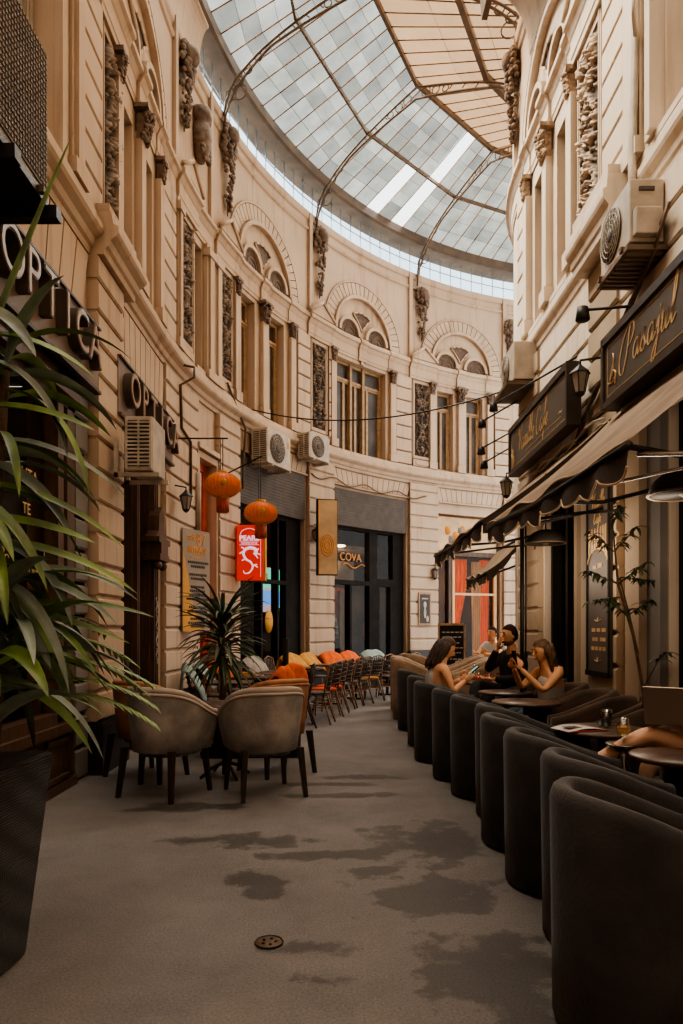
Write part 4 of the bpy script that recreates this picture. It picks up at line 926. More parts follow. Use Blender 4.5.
# ================================================================== LAMPS, RODS, LANTERNS
def rod_lamp(label, p, q):
    t = thing('sign_spotlight', label, 'lamp', p, 0, 'sign spotlights on rods'); d = Vector(q)-Vector(p)
    mb = MB(); mb.tube([(0,0,0), tuple(d)], .012, 6); mb.ball((0,0,0), .03, 8, 6); mb.build('rod', M['black_m'], t)
    mb = MB(); mb.lathe([(.02,.03),(.045,.02),(.06,-.08),(.05,-.09)], tuple(d), 12); mb.build('lamp_head', M['black_m'], t)
rod_lamp('black spotlight rod reaching out above the Pasajul signboard', (2.55, 5.6, 4.0), (1.98, 5.75, 4.02))
rod_lamp('long black spotlight rod above the farther script signboard', (2.58, 7.5, 4.35), (2.0, 9.2, 4.35))
rod_lamp('upper spotlight rod sticking out left of the far signboard', (2.56, 9.8, 4.65), (2.0, 9.95, 4.35))
rod_lamp('middle spotlight rod sticking out left of the far signboard', (2.58, 10.0, 4.3), (2.0, 10.0, 3.98))
rod_lamp('lowest spotlight rod sticking out left of the far signboard', (2.58, 10.1, 4.1), (2.06, 10.1, 3.8))
def wall_lantern(label, P, s, z, o=.2):
    a = heading(P, s); t = thing('wall_lantern', label, 'lamp', P(s, 0, z), a, 'black coach lanterns on the walls')
    mb = MB(); mb.tube([(.0,0,.22),(.08,0,.27),(o,0,.24),(o,0,.17)], .012, 6); mb.lathe([(.04,0),(.04,.02)], (0,0,0), 10, M=Matrix.Translation((.0,0,.22)) @ Matrix.Rotation(PI/2, 4, 'Y')); mb.build('bracket', M['black_m'], t)
    mb = MB(); mb.lathe([(.015,.2),(.03,.18),(.10,.12),(.105,.11),(.0,.105)], (o,0,0), 6, smooth=False); mb.lathe([(0,-.12),(.02,-.11),(.045,-.09),(.05,-.07),(0,-.065)], (o,0,0), 6, smooth=False)
    for k in range(6):
        c, s_ = cos(PI/3*k), sin(PI/3*k); mb.tube([(o+.085*c, .085*s_, .11), (o+.048*c, .048*s_, -.07)], .006, 4)
    mb.build('lantern_frame', M['black_m'], t)
    mb = MB(); mb.lathe([(.046,-.07),(.082,.11)], (o,0,0), 6, smooth=False); mb.build('lantern_glass', M['lampglass'], t)
wall_lantern('black lantern on the left wall above the menu banner', PL, 9.85, 3.15, .24)
wall_lantern('black lantern on the right wall between the two script signboards', PR, 6.75, 3.75, .3)
wall_lantern('black lantern under the far end of the farther script signboard', PR, 9.85, 3.35, .28)
wall_lantern('black lantern on the pier beside the cream vertical sign', PL, 15.22, 3.35, .16)
wall_lantern('black lantern on the fifth pier, left of the awning tip', PL, 19.3, 2.75, .16)

def silk_lantern(label, x, y, z, r, ztop):
    t = thing('paper_lantern', label, 'lantern', (x, y, z), 0, 'red chinese lanterns'); mb = MB(); n = 56; rows = []
    for i in range(15):
        a = -PI/2*.86+PI*.86*i/14; rows.append([(r*cos(a)*(1+.05*cos(j*PI))*cos(2*PI*j/n), r*cos(a)*(1+.05*cos(j*PI))*sin(2*PI*j/n), r*.72*sin(a)) for j in range(n)])
    mb.grid(rows, True, caps=True); mb.build('silk_body', M['lantern'], t)
    mb = MB()
    for k in range(28): 
        a0 = 2*PI*k/28; mb.tube([((r*cos(a)*1.05+.003)*cos(a0), (r*cos(a)*1.05+.003)*sin(a0), r*.72*sin(a)) for a in [-1.3+2.6*i/10 for i in range(11)]], .004, 4)
    mb.build('ribs', M['lgold'], t)
    mb = MB(); mb.lathe([(.0,-.02),(r*.32,-.02),(r*.32,.03),(0,.03)], (0,0,r*.7), 16); mb.build('top_cap', M['lgold'], t); mb = MB(); mb.lathe([(.0,-.02),(r*.36,-.02),(r*.36,.03),(0,.03)], (0,0,-r*.72), 16); mb.build('bottom_cap', M['lgold'], t)
    for q_, w_ in (((r*.2,-r*.9,0), (.05,.03,.05)), ((r*.95,0,0), (.02,.04,.05))): mb = MB(); mb.ball(q_, w_); mb.build('gold_emblem', M['lgold'], t)
    mb = MB(); mb.lathe([(r*.36,-.02),(r*.33,-.2)], (0,0,-r*.74), 20); 
    for k in range(16): a = 2*PI*k/16; mb.tube([(r*.34*cos(a), r*.34*sin(a), -r*.76), (r*.33*cos(a), r*.33*sin(a), -r*1.55)], .009, 4)
    mb.build('tassel', M['redwood'], t)
    mb = MB(); mb.tube([(0,0,r*.7),(0,0,ztop-z)], .006, 5); mb.tube([(-.03,0,r*.7),(-.03,0,ztop-z)], .004, 4); mb.build('cord', M['black_m'], t)
silk_lantern('round red chinese lantern hanging left, in front of the red door', -1.62, 9.55, 3.36, .235, 4.0)
silk_lantern('round red chinese lantern hanging right, over the red blade sign', -1.2, 10.4, 3.12, .235, 3.95)
mb = MB(); a = PL(9.55, .0, 4.0); mb.tube([a, (-1.55, 9.55, 4.0)], .012, 6); mb.ball(a, .03, 8, 6); tag(mb.build('wall_rod', M['black_m']), 'thin horizontal rod carrying the left red lantern', 'rod')
mb = MB(); a = PL(11.9, .0, 3.97); mb.tube([a, (-1.18, 10.4, 3.97)], .012, 6); tag(mb.build('wall_rod', M['black_m']), 'thin horizontal rod carrying the right red lantern', 'rod')

def dome_lamp(label, x, y, z, r, zt):
    t = thing('pendant_lamp', label, 'lamp', (x, y, z), 0, 'black dome lamps under the awnings'); mb = MB()
    mb.lathe([(r*cos(PI/2*i/8), r*.72*sin(PI/2*i/8)) for i in range(9)] , (0,0,0), 24); mb.build('shade', M['black'], t)
    mb = MB(); mb.tube([(r*cos(a), r*sin(a), 0) for a in [2*PI*k/24 for k in range(24)]], .008, 5, closed=True); mb.ball((0,0,.03), .05); mb.build('rim_and_bulb', M['iron'], t)
    mb = MB(); mb.tube([(0,0,r*.72),(0,0,zt-z)], .008, 5); mb.build('cord', M['black_m'], t)
dome_lamp('near black dome lamp under the awning at the right edge', 2.02, 4.1, 2.19, .21, 2.95)
dome_lamp('farther black dome lamp in front of the dark double door', 2.1, 7.2, 2.28, .2, 3.0)

# service cable crossing the passage, wall conduits, drain cover
mb = MB(); a, b = PL(12.95, .1, 5.42), Vector((2.4, 9.5, 4.7)); mb.tube([a.lerp(b, i/30)+Vector((0,0,-.32*4*(i/30)*(1-i/30))) for i in range(31)], .012, 5); tag(mb.build('overhead_cable', M['black_m']), 'thin dark cable sagging across the passage between both facades', 'cable')
mb = MB(); mb.tube([PL(10.05, .06, z) for z in (5.5,5.2)]+[PL(10.05,.3,5.15),PL(10.05,.3,5.0),PL(10.05,.1,4.9),PL(10.1,.1,4.3),PL(10.5,.1,4.2),PL(10.5,.1,3.4)], .02, 6); tag(mb.build('wall_conduit', M['iron']), 'dark conduit running down the left wall right of the second OPTICA sign', 'conduit')
mb = MB(); mb.tube([PL(s, .1, z) for s, z in ((12.0,5.6),(12.4,5.25),(12.7,5.0),(12.62,4.4),(12.58,3.9))], .02, 6); tag(mb.build('wall_conduit', M['iron']), 'dark cable bundle beside the larger curved wall air conditioner', 'conduit')
mb = MB(); mb.tube([PL(15.1+.12*i, .12, 4.66-.06*sin(i*.7)) for i in range(34)], .014, 5); tag(mb.build('wall_conduit', M['iron']), 'thin cable draped along the wall above the middle shop shutter', 'conduit')
mb = MB(); mb.tube([(2.5, 5.95, 7.0),(2.5, 5.95, 6.4),(2.47, 5.95, 5.3),(2.45, 5.9, 4.9)], [.03,.032,.035,.035], 8); mb.tube([(2.5,5.95,6.42),(2.42,5.8,6.5),(2.4,5.75,6.62)], .02, 6); tag(mb.build('wall_conduit', M['acw']), 'pale pipe running up from the big right air conditioner', 'conduit')
mb = MB()
for k in range(3): mb.tube([(2.5-.02*k, 5.35+.35*i/2-.05*k, 4.62-.03*k+.05*sin(i*1.3+k)-.10*i) for i in range(22)], .014, 5)
tag(mb.build('wall_conduit', M['iron']), 'bundle of cables running along the right facade below the sill', 'conduit')
mb = MB(); mb.tube([(2.5, 9.3-.5*i*.5, 3.42-.04*i*.2+.03*sin(i*2.)) for i in range(12)], .016, 5); mb.tube([(2.45, 9.3-.5*i*.5, 3.40+.03*cos(i*2.)) for i in range(12)], .012, 5); tag(mb.build('wall_conduit', M['white']), 'loose cables between the farther signboard and the awning', 'conduit')
t = thing('drain_cover', 'small round metal drain cover set in the asphalt', 'drain cover', (-.323, 3.12, 0)); mb = MB(); mb.lathe([(0,.0),(.062,.0),(.06,.006),(0,.006)], (0,0,0), 24); mb.build('lid', M['iron'], t); mb = MB()
mb.tube([(.062*cos(a), .062*sin(a), .006) for a in [2*PI*k/24 for k in range(24)]], .004, 4, closed=True)
for a in range(5): mb.ball((.03*cos(a*1.257), .03*sin(a*1.257), .006), .008, 6, 4)
mb.build('rim', M['black_m'], t)

# ================================================================== AWNINGS
def awning(label, s0, s1, zb, zf, of, drop=.19, of1=None, side=True, PR=PR):
    of1 = of if of1 is None else of1
    t = thing('awning', label, 'awning', (0,0,0), 0, 'brown cafe awnings'); n = 44
    def top(u, v):      # u along, v 0 wall..1 front
        s = s0+(s1-s0)*u; o = .03+((of+(of1-of)*u)-.03)*v; sag = -.06*sin(v*PI)-.035*sin(u*PI*3)**2*v+.012*sin(u*23+v*5)*v
        return PR(s, o, zb+(zf-zb)*v+sag)
    mb = MB(); mb.grid([[top(i/n, j/10) for i in range(n+1)] for j in range(11)]); mb.build('canopy', M['tan_awn'], t)
    L_ = s1-s0; ns = max(3, round(L_/.34)); N_ = ns*12; rows = [[], []]; pip = []
    for i in range(N_+1):
        u = i/N_; p = top(u, 1); w = .02*sin(u*40); ph = (u*ns) % 1; d = drop*(.72+.28*math.sin(PI*ph)**.6)
        rows[0].append(p); q = p+Vector((-.015+w, 0, -d)); rows[1].append(q); pip.append(q)
    mb = MB(); mb.grid(rows); mb.build('valance', M['awn_d'], t)
    mb = MB(); mb.tube(pip, .007, 5); mb.tube(rows[0], .009, 5); mb.build('piping', M['piping'], t)
    if side:
        mb = MB(); r_ = [[], []]; pp = []
        for j in range(37):
            v = j/36; p = top(0, v); d = drop*(.72+.28*abs(math.sin(PI*3*v))**.6); r_[0].append(p); q = p-Vector((0,0,d*(.3+.7*v))); r_[1].append(q); pp.append(q)
        mb.grid(r_); mb.build('side_valance', M['awn_d'], t)
    mb = MB()
    mb.tube([top(0, 1)-Vector((0,0,.03)), top(.5, 1)-Vector((0,0,.03)), top(1, 1)-Vector((0,0,.03))], .022, 8)
    for u in (.02, .5, .98):
        s = s0+(s1-s0)*u; e = top(u, .97)-Vector((0,0,.05)); k = PR(s+.0, .03, zf+.12); m_ = PR(s+.45*(1 if u < .6 else -1), of*.5, zf+.02); mb.tube([k, m_, e], .016, 6)
    mb.tube([PR(s0, .05, zb-.03), PR((s0+s1)/2, .05, zb-.03), PR(s1, .05, zb-.03)], .03, 8)
    mb.build('folding_frame', M['black_m'], t); return t
awning('near brown awning with scalloped valance under the Pasajul signboard', 3.5, 6.42, 3.42, 2.36, 1.16, of1=1.26, side=False)
awning('middle brown awning with scalloped edge below the farther signboard', 6.55, 9.75, 3.42, 2.44, 1.28, of1=1.3)
awning('small dark awning farthest along the right facade', 10.5, 12.2, 2.8, 2.28, .6, PR=lambda s, o, z: Vector((2.78-o, s, z)))
mb = MB(); mb.tube([(1.96, 7.6, 0), (1.96, 7.6, 2.7)], .022, 8); mb.tube([(2.0,7.6,0),(2.0,7.6,2.7)], .01, 6); mb.lathe([(.12,0),(.12,.02),(.03,.03)], (1.97,7.6,0), 16); tag(mb.build('support_post', M['black_m']), 'slim dark upright post under the joint of the awnings', 'post')
mb = MB(); mb.tube([(1.52,3.6,2.30),(2.6,3.62,2.32)], .014, 6); mb.tube([(1.5,3.8,2.2),(2.6,3.7,2.42)], .010, 6); tag(mb.build('awning_strut', M['steel']), 'thin metal strut crossing under the near awning', 'strut')
# ================================================================== TUB CHAIRS
def tub_shell(w, d, hb, hf, th, z0, taper=0., seat=.42):
    R_ = w/2; cx = -d/2+R_; pts = []
    for i in range(5): pts.append((d/2-(d/2-cx)*i/5, -R_, 0, -1))
    for i in range(17): a = -PI/2-PI*i/16; pts.append((cx+R_*cos(a), R_*sin(a), cos(a), sin(a)))
    for i in range(4, -1, -1): pts.append((d/2-(d/2-cx)*i/5, R_, 0, 1))
    rows = []
    for x, y, nx, ny in pts:
        k = max(0, min(1, (d/2-x)/d)); h = hf+(hb-hf)*(3*k*k-2*k**3)**.8; sec = []
        for off, z in ((0, z0), (.0, z0+(h-z0)*.35), (.0, z0+(h-z0)*.7), (0, h-.045), (-.012, h-.012), (-.03, h), (-th+.03, h), (-th+.01, h-.015), (-th, h-.05), (-th, seat-.08), (-th, z0)):
            q = 1-taper*(1-min(1, (z-z0)/(h-z0)))
            sec.append(((x+nx*off)*q, (y+ny*off)*q, z))
        rows.append(sec)
    return rows
def tub_chair(name, label, cat_, loc, rz, w, d, hb, hf, th, z0, taper, shellm, seatm, rimm=None, legs=False, group=None):
    t = thing(name, label, cat_, loc, rz, group)
    rows = tub_shell(w, d, hb, hf, th, z0, taper); mb = MB(); mb.grid(rows, True, caps=True); mb.build('shell', shellm, t)
    if rimm:
        mb = MB(); mb.tube([Vector(r[3])+Vector((0,0,.012)) for r in rows], .014, 6); mb.tube([Vector(r[5])*.5+Vector(r[6])*.5+Vector((0,0,-.002)) for r in rows], .03, 8); mb.build('piping', rimm, t)
    mb = MB(); R_ = w/2-th-.005; cx = -d/2+w/2; poly = [(d/2-.0, -R_), (d/2, R_)] + [(cx+R_*cos(PI/2+PI*i/12), R_*sin(PI/2+PI*i/12)) for i in range(13)]
    def lay(k, z): return [(a*k if a < 0 else a-(1-k)*.2, b*k, z) for a, b in poly]
    mb.grid([lay(.97, z0+.02), lay(1, z0+.06), lay(1, .40), lay(.97, .44), lay(.85, .455)], True, caps=True); mb.build('seat_cushion', seatm, t)
    if legs:
        for sx, sy in ((1,1),(1,-1),(-1,1),(-1,-1)):
            mb = MB(); x, y = sx*(d/2-.09), sy*(w/2-.11); mb.hexa([(x+sx*.05+a*.016, y+sy*.03+b*.016, 0) for a, b in ((-1,-1),(1,-1),(1,1),(-1,1))]+[(x+a*.024, y+b*.024, z0+.03) for a, b in ((-1,-1),(1,-1),(1,1),(-1,1))]); mb.build('leg', M['legw'], t)
    return t
row = [(.77,2.48,-.04),(.93,3.17,.03),(.92,3.86,-.02),(.93,4.58,.0),(1.02,5.24,.05),(.94,5.93,.0),(.87,6.6,.0),(.79,7.5,-.05),(.81,8.45,.06),(.79,9.75,0)]
desc = ['nearest of all, at the lower right corner','second nearest, behind the corner chair','third nearest, standing out toward the aisle','fourth nearest of the row','fifth nearest, mostly hidden by the fourth','sixth nearest, beside two empty round tables','seventh nearest, just before the long haired woman','holding the dark haired woman','just beyond the seated woman with the phone','last and farthest of the aisle row']
proto = None
for (x, y, a), l in zip(row, desc):
    L_ = 'black velvet tub chair of the aisle row, '+l
    if proto is None: proto = tub_chair('tub_chair', L_, 'chair', (x+.35, y, 0), a, .66, .74, .84, .63, .085, .02, .03, M['velvet'], M['velvet'], group='black tub chairs along the aisle')
    else: dup(proto, (x+.35, y, 0), a, L_)
desc = ['nearest, at the right edge','under the person with the laptop','behind the table with the magazine','behind the small tree','in front of the dark doors','holding the woman in white vest','between the woman and the bearded man','holding the man in black']
for y, l in zip((3.5,4.3,5.05,5.8,6.52,7.28,8.0,8.75), desc):
    dup(proto, (2.2, y, 0), PI+.03*sin(y*9), 'dark velvet tub chair of the wall row, '+l, 'dark tub chairs along the right wall', {'shell': M['velvet_b'], 'seat_cushion': M['velvet_b']})
for (x, y, a), l in zip(((1.15,10.9,.1),(1.2,12.0,-.2),(2.0,10.4,PI),(2.05,11.5,PI),(2.2,12.6,3.0),(1.5,13.3,.5)), ('front left of the far group','second on the left of the far group','front right of the far group','middle right of the far group','under the third awning','beside the chalk sign')):
    dup(proto, (x, y, 0), a, 'brown tub chair coloured as lit, far off, '+l, 'brown tub chairs coloured as lit at the far end', {'shell': M['tan'], 'seat_cushion': M['tan']}, (1,1,1.12))  # brown velvet given a tan colour to imitate light on it

g1 = tub_chair('armchair', 'grey velvet armchair with dark legs, left one of the front pair', 'armchair', (-1.50, 5.95, 0), PI/2-.42, .70, .62, .90, .68, .07, .38, .17, M['greyv'], M['greyv'], M['rimgrey'], True, 'grey and brown armchairs round the left table')
dup(g1, (-.655, 5.98, 0), PI/2+.42, 'grey velvet armchair with dark legs, right one of the front pair')
dup(g1, (-1.86, 6.68, 0), PI/2-.65, 'brown armchair behind the left grey armchair', None, {'shell': M['brownv'], 'seat_cushion': M['brownv'], 'piping': M['brownv']})
dup(g1, (-.64, 6.88, 0), PI/2+.65, 'brown armchair behind the right grey armchair', None, {'shell': M['brownv'], 'seat_cushion': M['brownv'], 'piping': M['brownv']})

# ---- round tables
def round_table(label, x, y, r, h, group='small round cafe tables'):
    t = thing('round_table', label, 'table', (x, y, 0), 0, group); mb = MB(); mb.lathe([(0,h-.028),(r-.01,h-.028),(r,h-.018),(r,h-.006),(r-.006,h),(0,h)], (0,0,0), 40); mb.build('tabletop', M['table'], t)
    mb = MB(); mb.lathe([(.03,.03),(.028,h-.04),(.09,h-.03)], (0,0,0), 12); mb.build('column', M['black_m'], t)
    for k in range(4):
        mb = MB(); c, s = cos(PI/2*k+.6), sin(PI/2*k+.6); mb.tube([(.02*c,.02*s,.14),(.14*c,.14*s,.10),(.25*c,.25*s,.015)], [.02,.018,.014], 6); mb.build('foot', M['black_m'], t)
    return t
round_table('round dark table at the right edge beside bare legs', 1.82, 3.78, .25, .72)
round_table('round dark table holding an open magazine and a dark drink', 1.78, 4.78, .31, .72)
round_table('empty round dark table nearer of two beside the woman in white vest', 1.74, 6.6, .32, .72)
round_table('empty round dark table behind the nearer empty one', 1.78, 7.62, .29, .72)
round_table('round dark table with red drinks and bottles', 1.85, 9.0, .31, .72)
round_table('round dark table in the middle of the grey and brown armchairs', -1.1, 6.62, .3, .7)
# ---- things on tables
def tumbler(label, x, y, z, r, h, m, fill=.7, group=None):
    t = thing('drinking_glass', label, 'glass', (x, y, z), 0, group); mb = MB(); mb.lathe([(0,0),(r*.85,0),(r,h),(r*.93,h),(r*.8,.008),(0,.008)], (0,0,0), 16); mb.build('glass_body', GL['cup'], t)
    mb = MB(); mb.lathe([(0,.01),(r*.78,.01),(r*.9,h*fill),(0,h*fill)], (0,0,0), 16); mb.build('drink', m, t)
tumbler('tumbler of red drink, left one on the far table', 1.72, 8.84, .72, .042, .125, M['drink'], .75, 'red drinks'); tumbler('tumbler of red drink, middle one on the far table', 1.86, 8.82, .72, .036, .11, M['drink'], .75, 'red drinks'); tumbler('tumbler of red drink, right one on the far table', 2.0, 8.86, .72, .042, .125, M['drink'], .75, 'red drinks')
def bottle(label, x, y, z, cap):
    t = thing('glass_bottle', label, 'bottle', (x, y, z), 0, 'small bottles on the far table'); mb = MB(); mb.lathe([(0,0),(.032,0),(.034,.02),(.034,.11),(.014,.17),(.012,.23),(0,.23)], (0,0,0), 14); mb.build('glass_body', GL['cup'], t); mb = MB(); mb.lathe([(0,.23),(.015,.23),(.015,.25),(0,.25)], (0,0,0), 10); mb.lathe([(.035,.04),(.035,.09)], (0,0,0), 14); mb.build('cap_and_label', cap, t)
bottle('small clear bottle behind the red drinks, left one', 1.72, 9.05, .72, M['paper']); bottle('small bottle with red cap behind the red drinks, right one', 1.88, 9.08, .72, M['red'])
tumbler('tumbler of dark cola on the magazine table', 1.86, 4.92, .72, .04, .12, M['cola'], .7)
t = thing('magazine', 'open magazine with green and pink edges on the nearer cafe table', 'magazine', (1.6, 4.72, .722), .3); mb = MB()
mb.grid([[(-.15+.3*i/10, -.11+.22*j/3, .004+.018*abs(sin(PI*i/10))) for i in range(11)] for j in range(4)]); mb.grid([[(-.15+.3*i/10, -.11+.22*j/3, .002) for i in range(11)] for j in range(4)]); mb.build('pages', M['paper'], t); mb = MB(); mb.box(-.15,.15,-.115,-.105,.002,.008); mb.build('cover_edge', M['red'], t)
mb = MB(); mb.box(-.12,-.02,-.06,.02,.022,.024); mb.build('printed_picture', M['dark_p'], t)
t = thing('sunglasses', 'pair of sunglasses lying on the magazine', 'sunglasses', (1.74, 4.66, .745), .2); mb = MB()
for y in (-.035, .035): mb.tube([(.0,y+.026*cos(a),.02+.02*sin(a)) for a in [2*PI*k/12 for k in range(12)]], .003, 5, closed=True); mb.tube([(0,y*1.8,.03),(.12,y*1.7,.0)], .003, 5)
mb.build('frame', M['black_m'], t); mb = MB()
for y in (-.035, .035): mb.ball((0,y,.02), (.002,.024,.018), 10, 6)
mb.build('lens', M['teal'], t)
t = thing('ashtray_stand', 'chrome standing ashtray on a turned column beside the bare legs', 'ashtray', (1.70, 4.22, 0)); mb = MB()
mb.lathe([(.12,0),(.12,.02),(.04,.04),(.02,.1),(.03,.2),(.018,.26),(.035,.34),(.035,.42),(.018,.46),(.03,.52),(.04,.56),(.02,.6),(.03,.64),(.02,.66),(0,.66)], (0,0,0), 20); mb.build('column', M['steel'], t); mb = MB(); mb.lathe([(0,.66),(.04,.66),(.10,.70),(.105,.71),(.05,.70),(0,.69)], (0,0,0), 24); mb.build('dish', M['steel'], t)
t = thing('goblet', 'stemmed goblet of amber drink on the chrome stand', 'glass', (1.70, 4.22, .692)); mb = MB(); mb.lathe([(0,0),(.035,0),(.006,.012),(.006,.05),(.03,.07),(.042,.11),(.036,.17),(.034,.17),(.038,.11),(0,.06)], (0,0,0), 20); mb.build('glass_body', GL['cup'], t); mb = MB(); mb.lathe([(0,.065),(.028,.072),(.037,.11),(.036,.12),(0,.12)], (0,0,0), 16); mb.build('drink', M['amber'], t)

# ---- bistro chairs
def bistro(label, loc, rz, seatm, group, back=None):
    t = thing('bistro_chair', label, 'chair', loc, rz, group)
    mb = MB(); mb.lathe([(0,.44),(.2,.44),(.215,.455),(.2,.47),(0,.465)], (0,0,0), 18, sx=1.02, sy=1.02); mb.build('seat', seatm, t)
    for sx, sy in ((1,1),(1,-1),(-1,1),(-1,-1)):
        mb = MB(); mb.tube([(sx*.15, sy*.14, .45),(sx*.2, sy*.17, .22),(sx*(.22 if sx > 0 else .27), sy*.19, 0)], .014, 6); mb.build('leg', M['rattan'], t)
    mb = MB(); mb.tube([(-.16,-.17,.4),(-.21,-.2,.66),(-.25,-.17,.86),(-.27,0,.9),(-.25,.17,.86),(-.21,.2,.66),(-.16,.17,.4)], .015, 6); mb.tube([(.2*cos(a), .18*sin(a), .25) for a in [2*PI*k/16 for k in range(16)]], .009, 5, closed=True); mb.build('frame', M['rattan'], t)
    mb = MB()
    for i in range(7):
        y = -.17+.34*i/6; mb.tube([(-.17,y,.5),(-.225,y*1.05,.68),(-.255-.008*(1-abs(y)/.17),y*.95,.875)], .007, 4)
    for z in (.55,.62,.69,.76,.83): x = -.19-.07*(z-.5)/.36; mb.tube([(x,-.19,z),(x-.02,0,z),(x,.19,z)], .007, 4)
    for i in range(5): mb.tube([(-.19,-.17+.085*i*.8,.52),(-.25,-.1+.085*i*.8,.86)], .006, 4); mb.tube([(-.19,.17-.085*i*.8,.52),(-.25,.1-.085*i*.8,.86)], .006, 4)
    mb.build('backrest', back or M['rattan_d'], t); return t
def aimP(s, o): p = PL(s, o, 0); return (p.x, p.y, 0)
bp = None; names_ = ['nearest of the long row, next to the bollard','second of the long row with red seat','third of the long row with red seat','fourth of the long row','fifth of the long row','sixth of the long row','seventh of the long row with yellow seat','eighth of the long row','ninth of the long row','last of the long row']
ss_ = (10.75,11.55,12.2,12.85,13.5,14.15,14.8,15.45,16.1,16.75)
for i, s in enumerate(ss_):
    o = 1.98-.055*i if i else 1.95; L_ = 'rattan bistro chair facing the wall, '+names_[i]; rz = heading(PL, s)+PI+.12*sin(i*5)
    if bp is None: bp = bistro(L_, aimP(s, o), rz, M['rattan_d'], 'rattan bistro chairs on the aisle side')
    else: dup(bp, aimP(s, o), rz, L_, None, {'seat': M['red']} if i in (1, 2) else ({'seat': M['yellow']} if i == 6 else None))
for i, s in enumerate((11.0,11.7,12.4,13.1,13.9,14.6,15.4,16.1,16.9)):
    dup(bp, aimP(s, .62), heading(PL, s)+.15*sin(i*3), 'rattan bistro chair against the far wall, '+['first','second','third','fourth','fifth','sixth','seventh','eighth','ninth'][i]+' from the red sign', 'rattan bistro chairs on the wall side')
def sq_table(label, s, o):
    p = PL(s, o, 0); t = thing('cafe_table', label, 'table', p, heading(PL, s), 'square cafe tables by the far wall'); mb = MB(); mb.box(-.27,.27,-.27,.27,.71,.74); mb.build('tabletop', M['wood'], t, bevel=.01)
    mb = MB(); mb.tube([(0,0,.02),(0,0,.71)], .025, 8); mb.box(-.2,.2,-.03,.03,0,.03); mb.box(-.03,.03,-.2,.2,0,.03); mb.build('pedestal', M['black_m'], t)
for i, s in enumerate((11.35,12.55,13.8,15.0,16.3)): sq_table('square wooden cafe table between bistro rows, '+['nearest','second nearest','middle one','fourth nearest','farthest'][i], s, 1.28)
def blanket(label, loc, rz, m, w=.44, z=.91, hang=.26, front=.2, group='blankets draped over chair backs'):
    rows = []; rr = random.Random(label)
    a0 = rr.uniform(0, 6)
    for j in range(15):
        v = j/14; r = []
        for i in range(13):
            y = -w/2+w*i/12
            if v < .4: k = v/.4; x = -.27-.015+.0*k; zz = z-hang*(1-k); x -= .03*(1-k)
            elif v < .6: k = (v-.4)/.2; x = -.285+.06*k; zz = z+.012*sin(k*PI)
            else: k = (v-.6)/.4; x = -.225+.22*k; zz = z-front*k**1.3-.02
            wob = .014*sin(y*30+a0+v*4)
            r.append((x+wob, y*(1+.05*sin(v*7+a0)), zz-.10*(abs(y)/(w/2))**2.5+.01*sin(y*22+a0)))
        rows.append(r)
    mb = MB(); mb.grid(rows); o = mb.build('blanket', m, loc=loc, rot=(0,0,rz)); s = o.modifiers.new('thick', 'SOLIDIFY'); s.thickness = .015; s.offset = 1
    return tag(o, label, 'blanket', group)
bl = [(11.0,'orange','bright orange blanket right of the dracaena'),(12.4,'greyb','pale grey blanket beside the black bollard'),(13.9,'yellow','mustard yellow blanket before the stone pier'),(14.6,'yellow','smaller yellow blanket next to the mustard one'),(15.4,'orange','orange blanket before the middle shop window'),(16.1,'orange','orange blanket half behind the one before the middle shop'),(16.9,'teal','pale teal blanket, farthest one')]
for i, (s, m, l) in enumerate(bl):
    j = (11.0,11.7,12.4,13.1,13.9,14.6,15.4,16.1,16.9).index(s); blanket(l, PL(s, .62, 0), heading(PL, s)+.15*sin(j*3), M[m], .68, .91, .22, .26)
# ---- jumbled terrace behind the left armchairs
jb = [(8.6,1.5,2.9,'dark rattan chair left of the dracaena trunk'),(9.3,.65,.2,'dark rattan chair under the menu banner'),(9.4,1.6,2.6,'dark rattan chair just behind the dracaena'),(10.1,.6,.1,'dark rattan chair beside the red door'),(10.2,1.75,3.3,'dark rattan chair right of the dracaena trunk')]
for s, o, a, l in jb: dup(bp, aimP(s, o), a, l, 'rattan chairs of the left terrace', {'frame': M['rattan_d'], 'leg': M['rattan_d']})
for i, (s, o) in enumerate(((8.8,1.05),(9.85,1.15),(10.65,1.25))): sq_table('square wooden cafe table of the left terrace, '+['nearest','middle','beside the orange blanket'][i], s, o)
blanket('orange blanket on the terrace chair left of the dracaena', aimP(8.6,1.5), 2.9, M['orange'], .5, .93, .2, .3); blanket('teal grey blanket under the menu banner', aimP(9.3,.65), .2, M['teal'], .55, .93, .3, .4); blanket('orange blanket behind the dracaena leaves', aimP(9.4,1.6), 2.6, M['orange'], .5, .93, .25, .35); blanket('teal grey blanket beside the red door', aimP(10.1,.6), .1, M['teal'], .5, .93, .2, .3)
t = thing('tray', 'wooden tray with folded napkins on the left terrace table', 'tray', PL(9.85,1.15,.74), 0); mb = MB(); mb.box(-.18,.18,-.12,.12,0,.02); mb.build('tray_base', M['tan'], t); mb = MB(); mb.box(-.1,.06,-.08,.05,.02,.06); mb.build('napkins', M['yellow'], t)
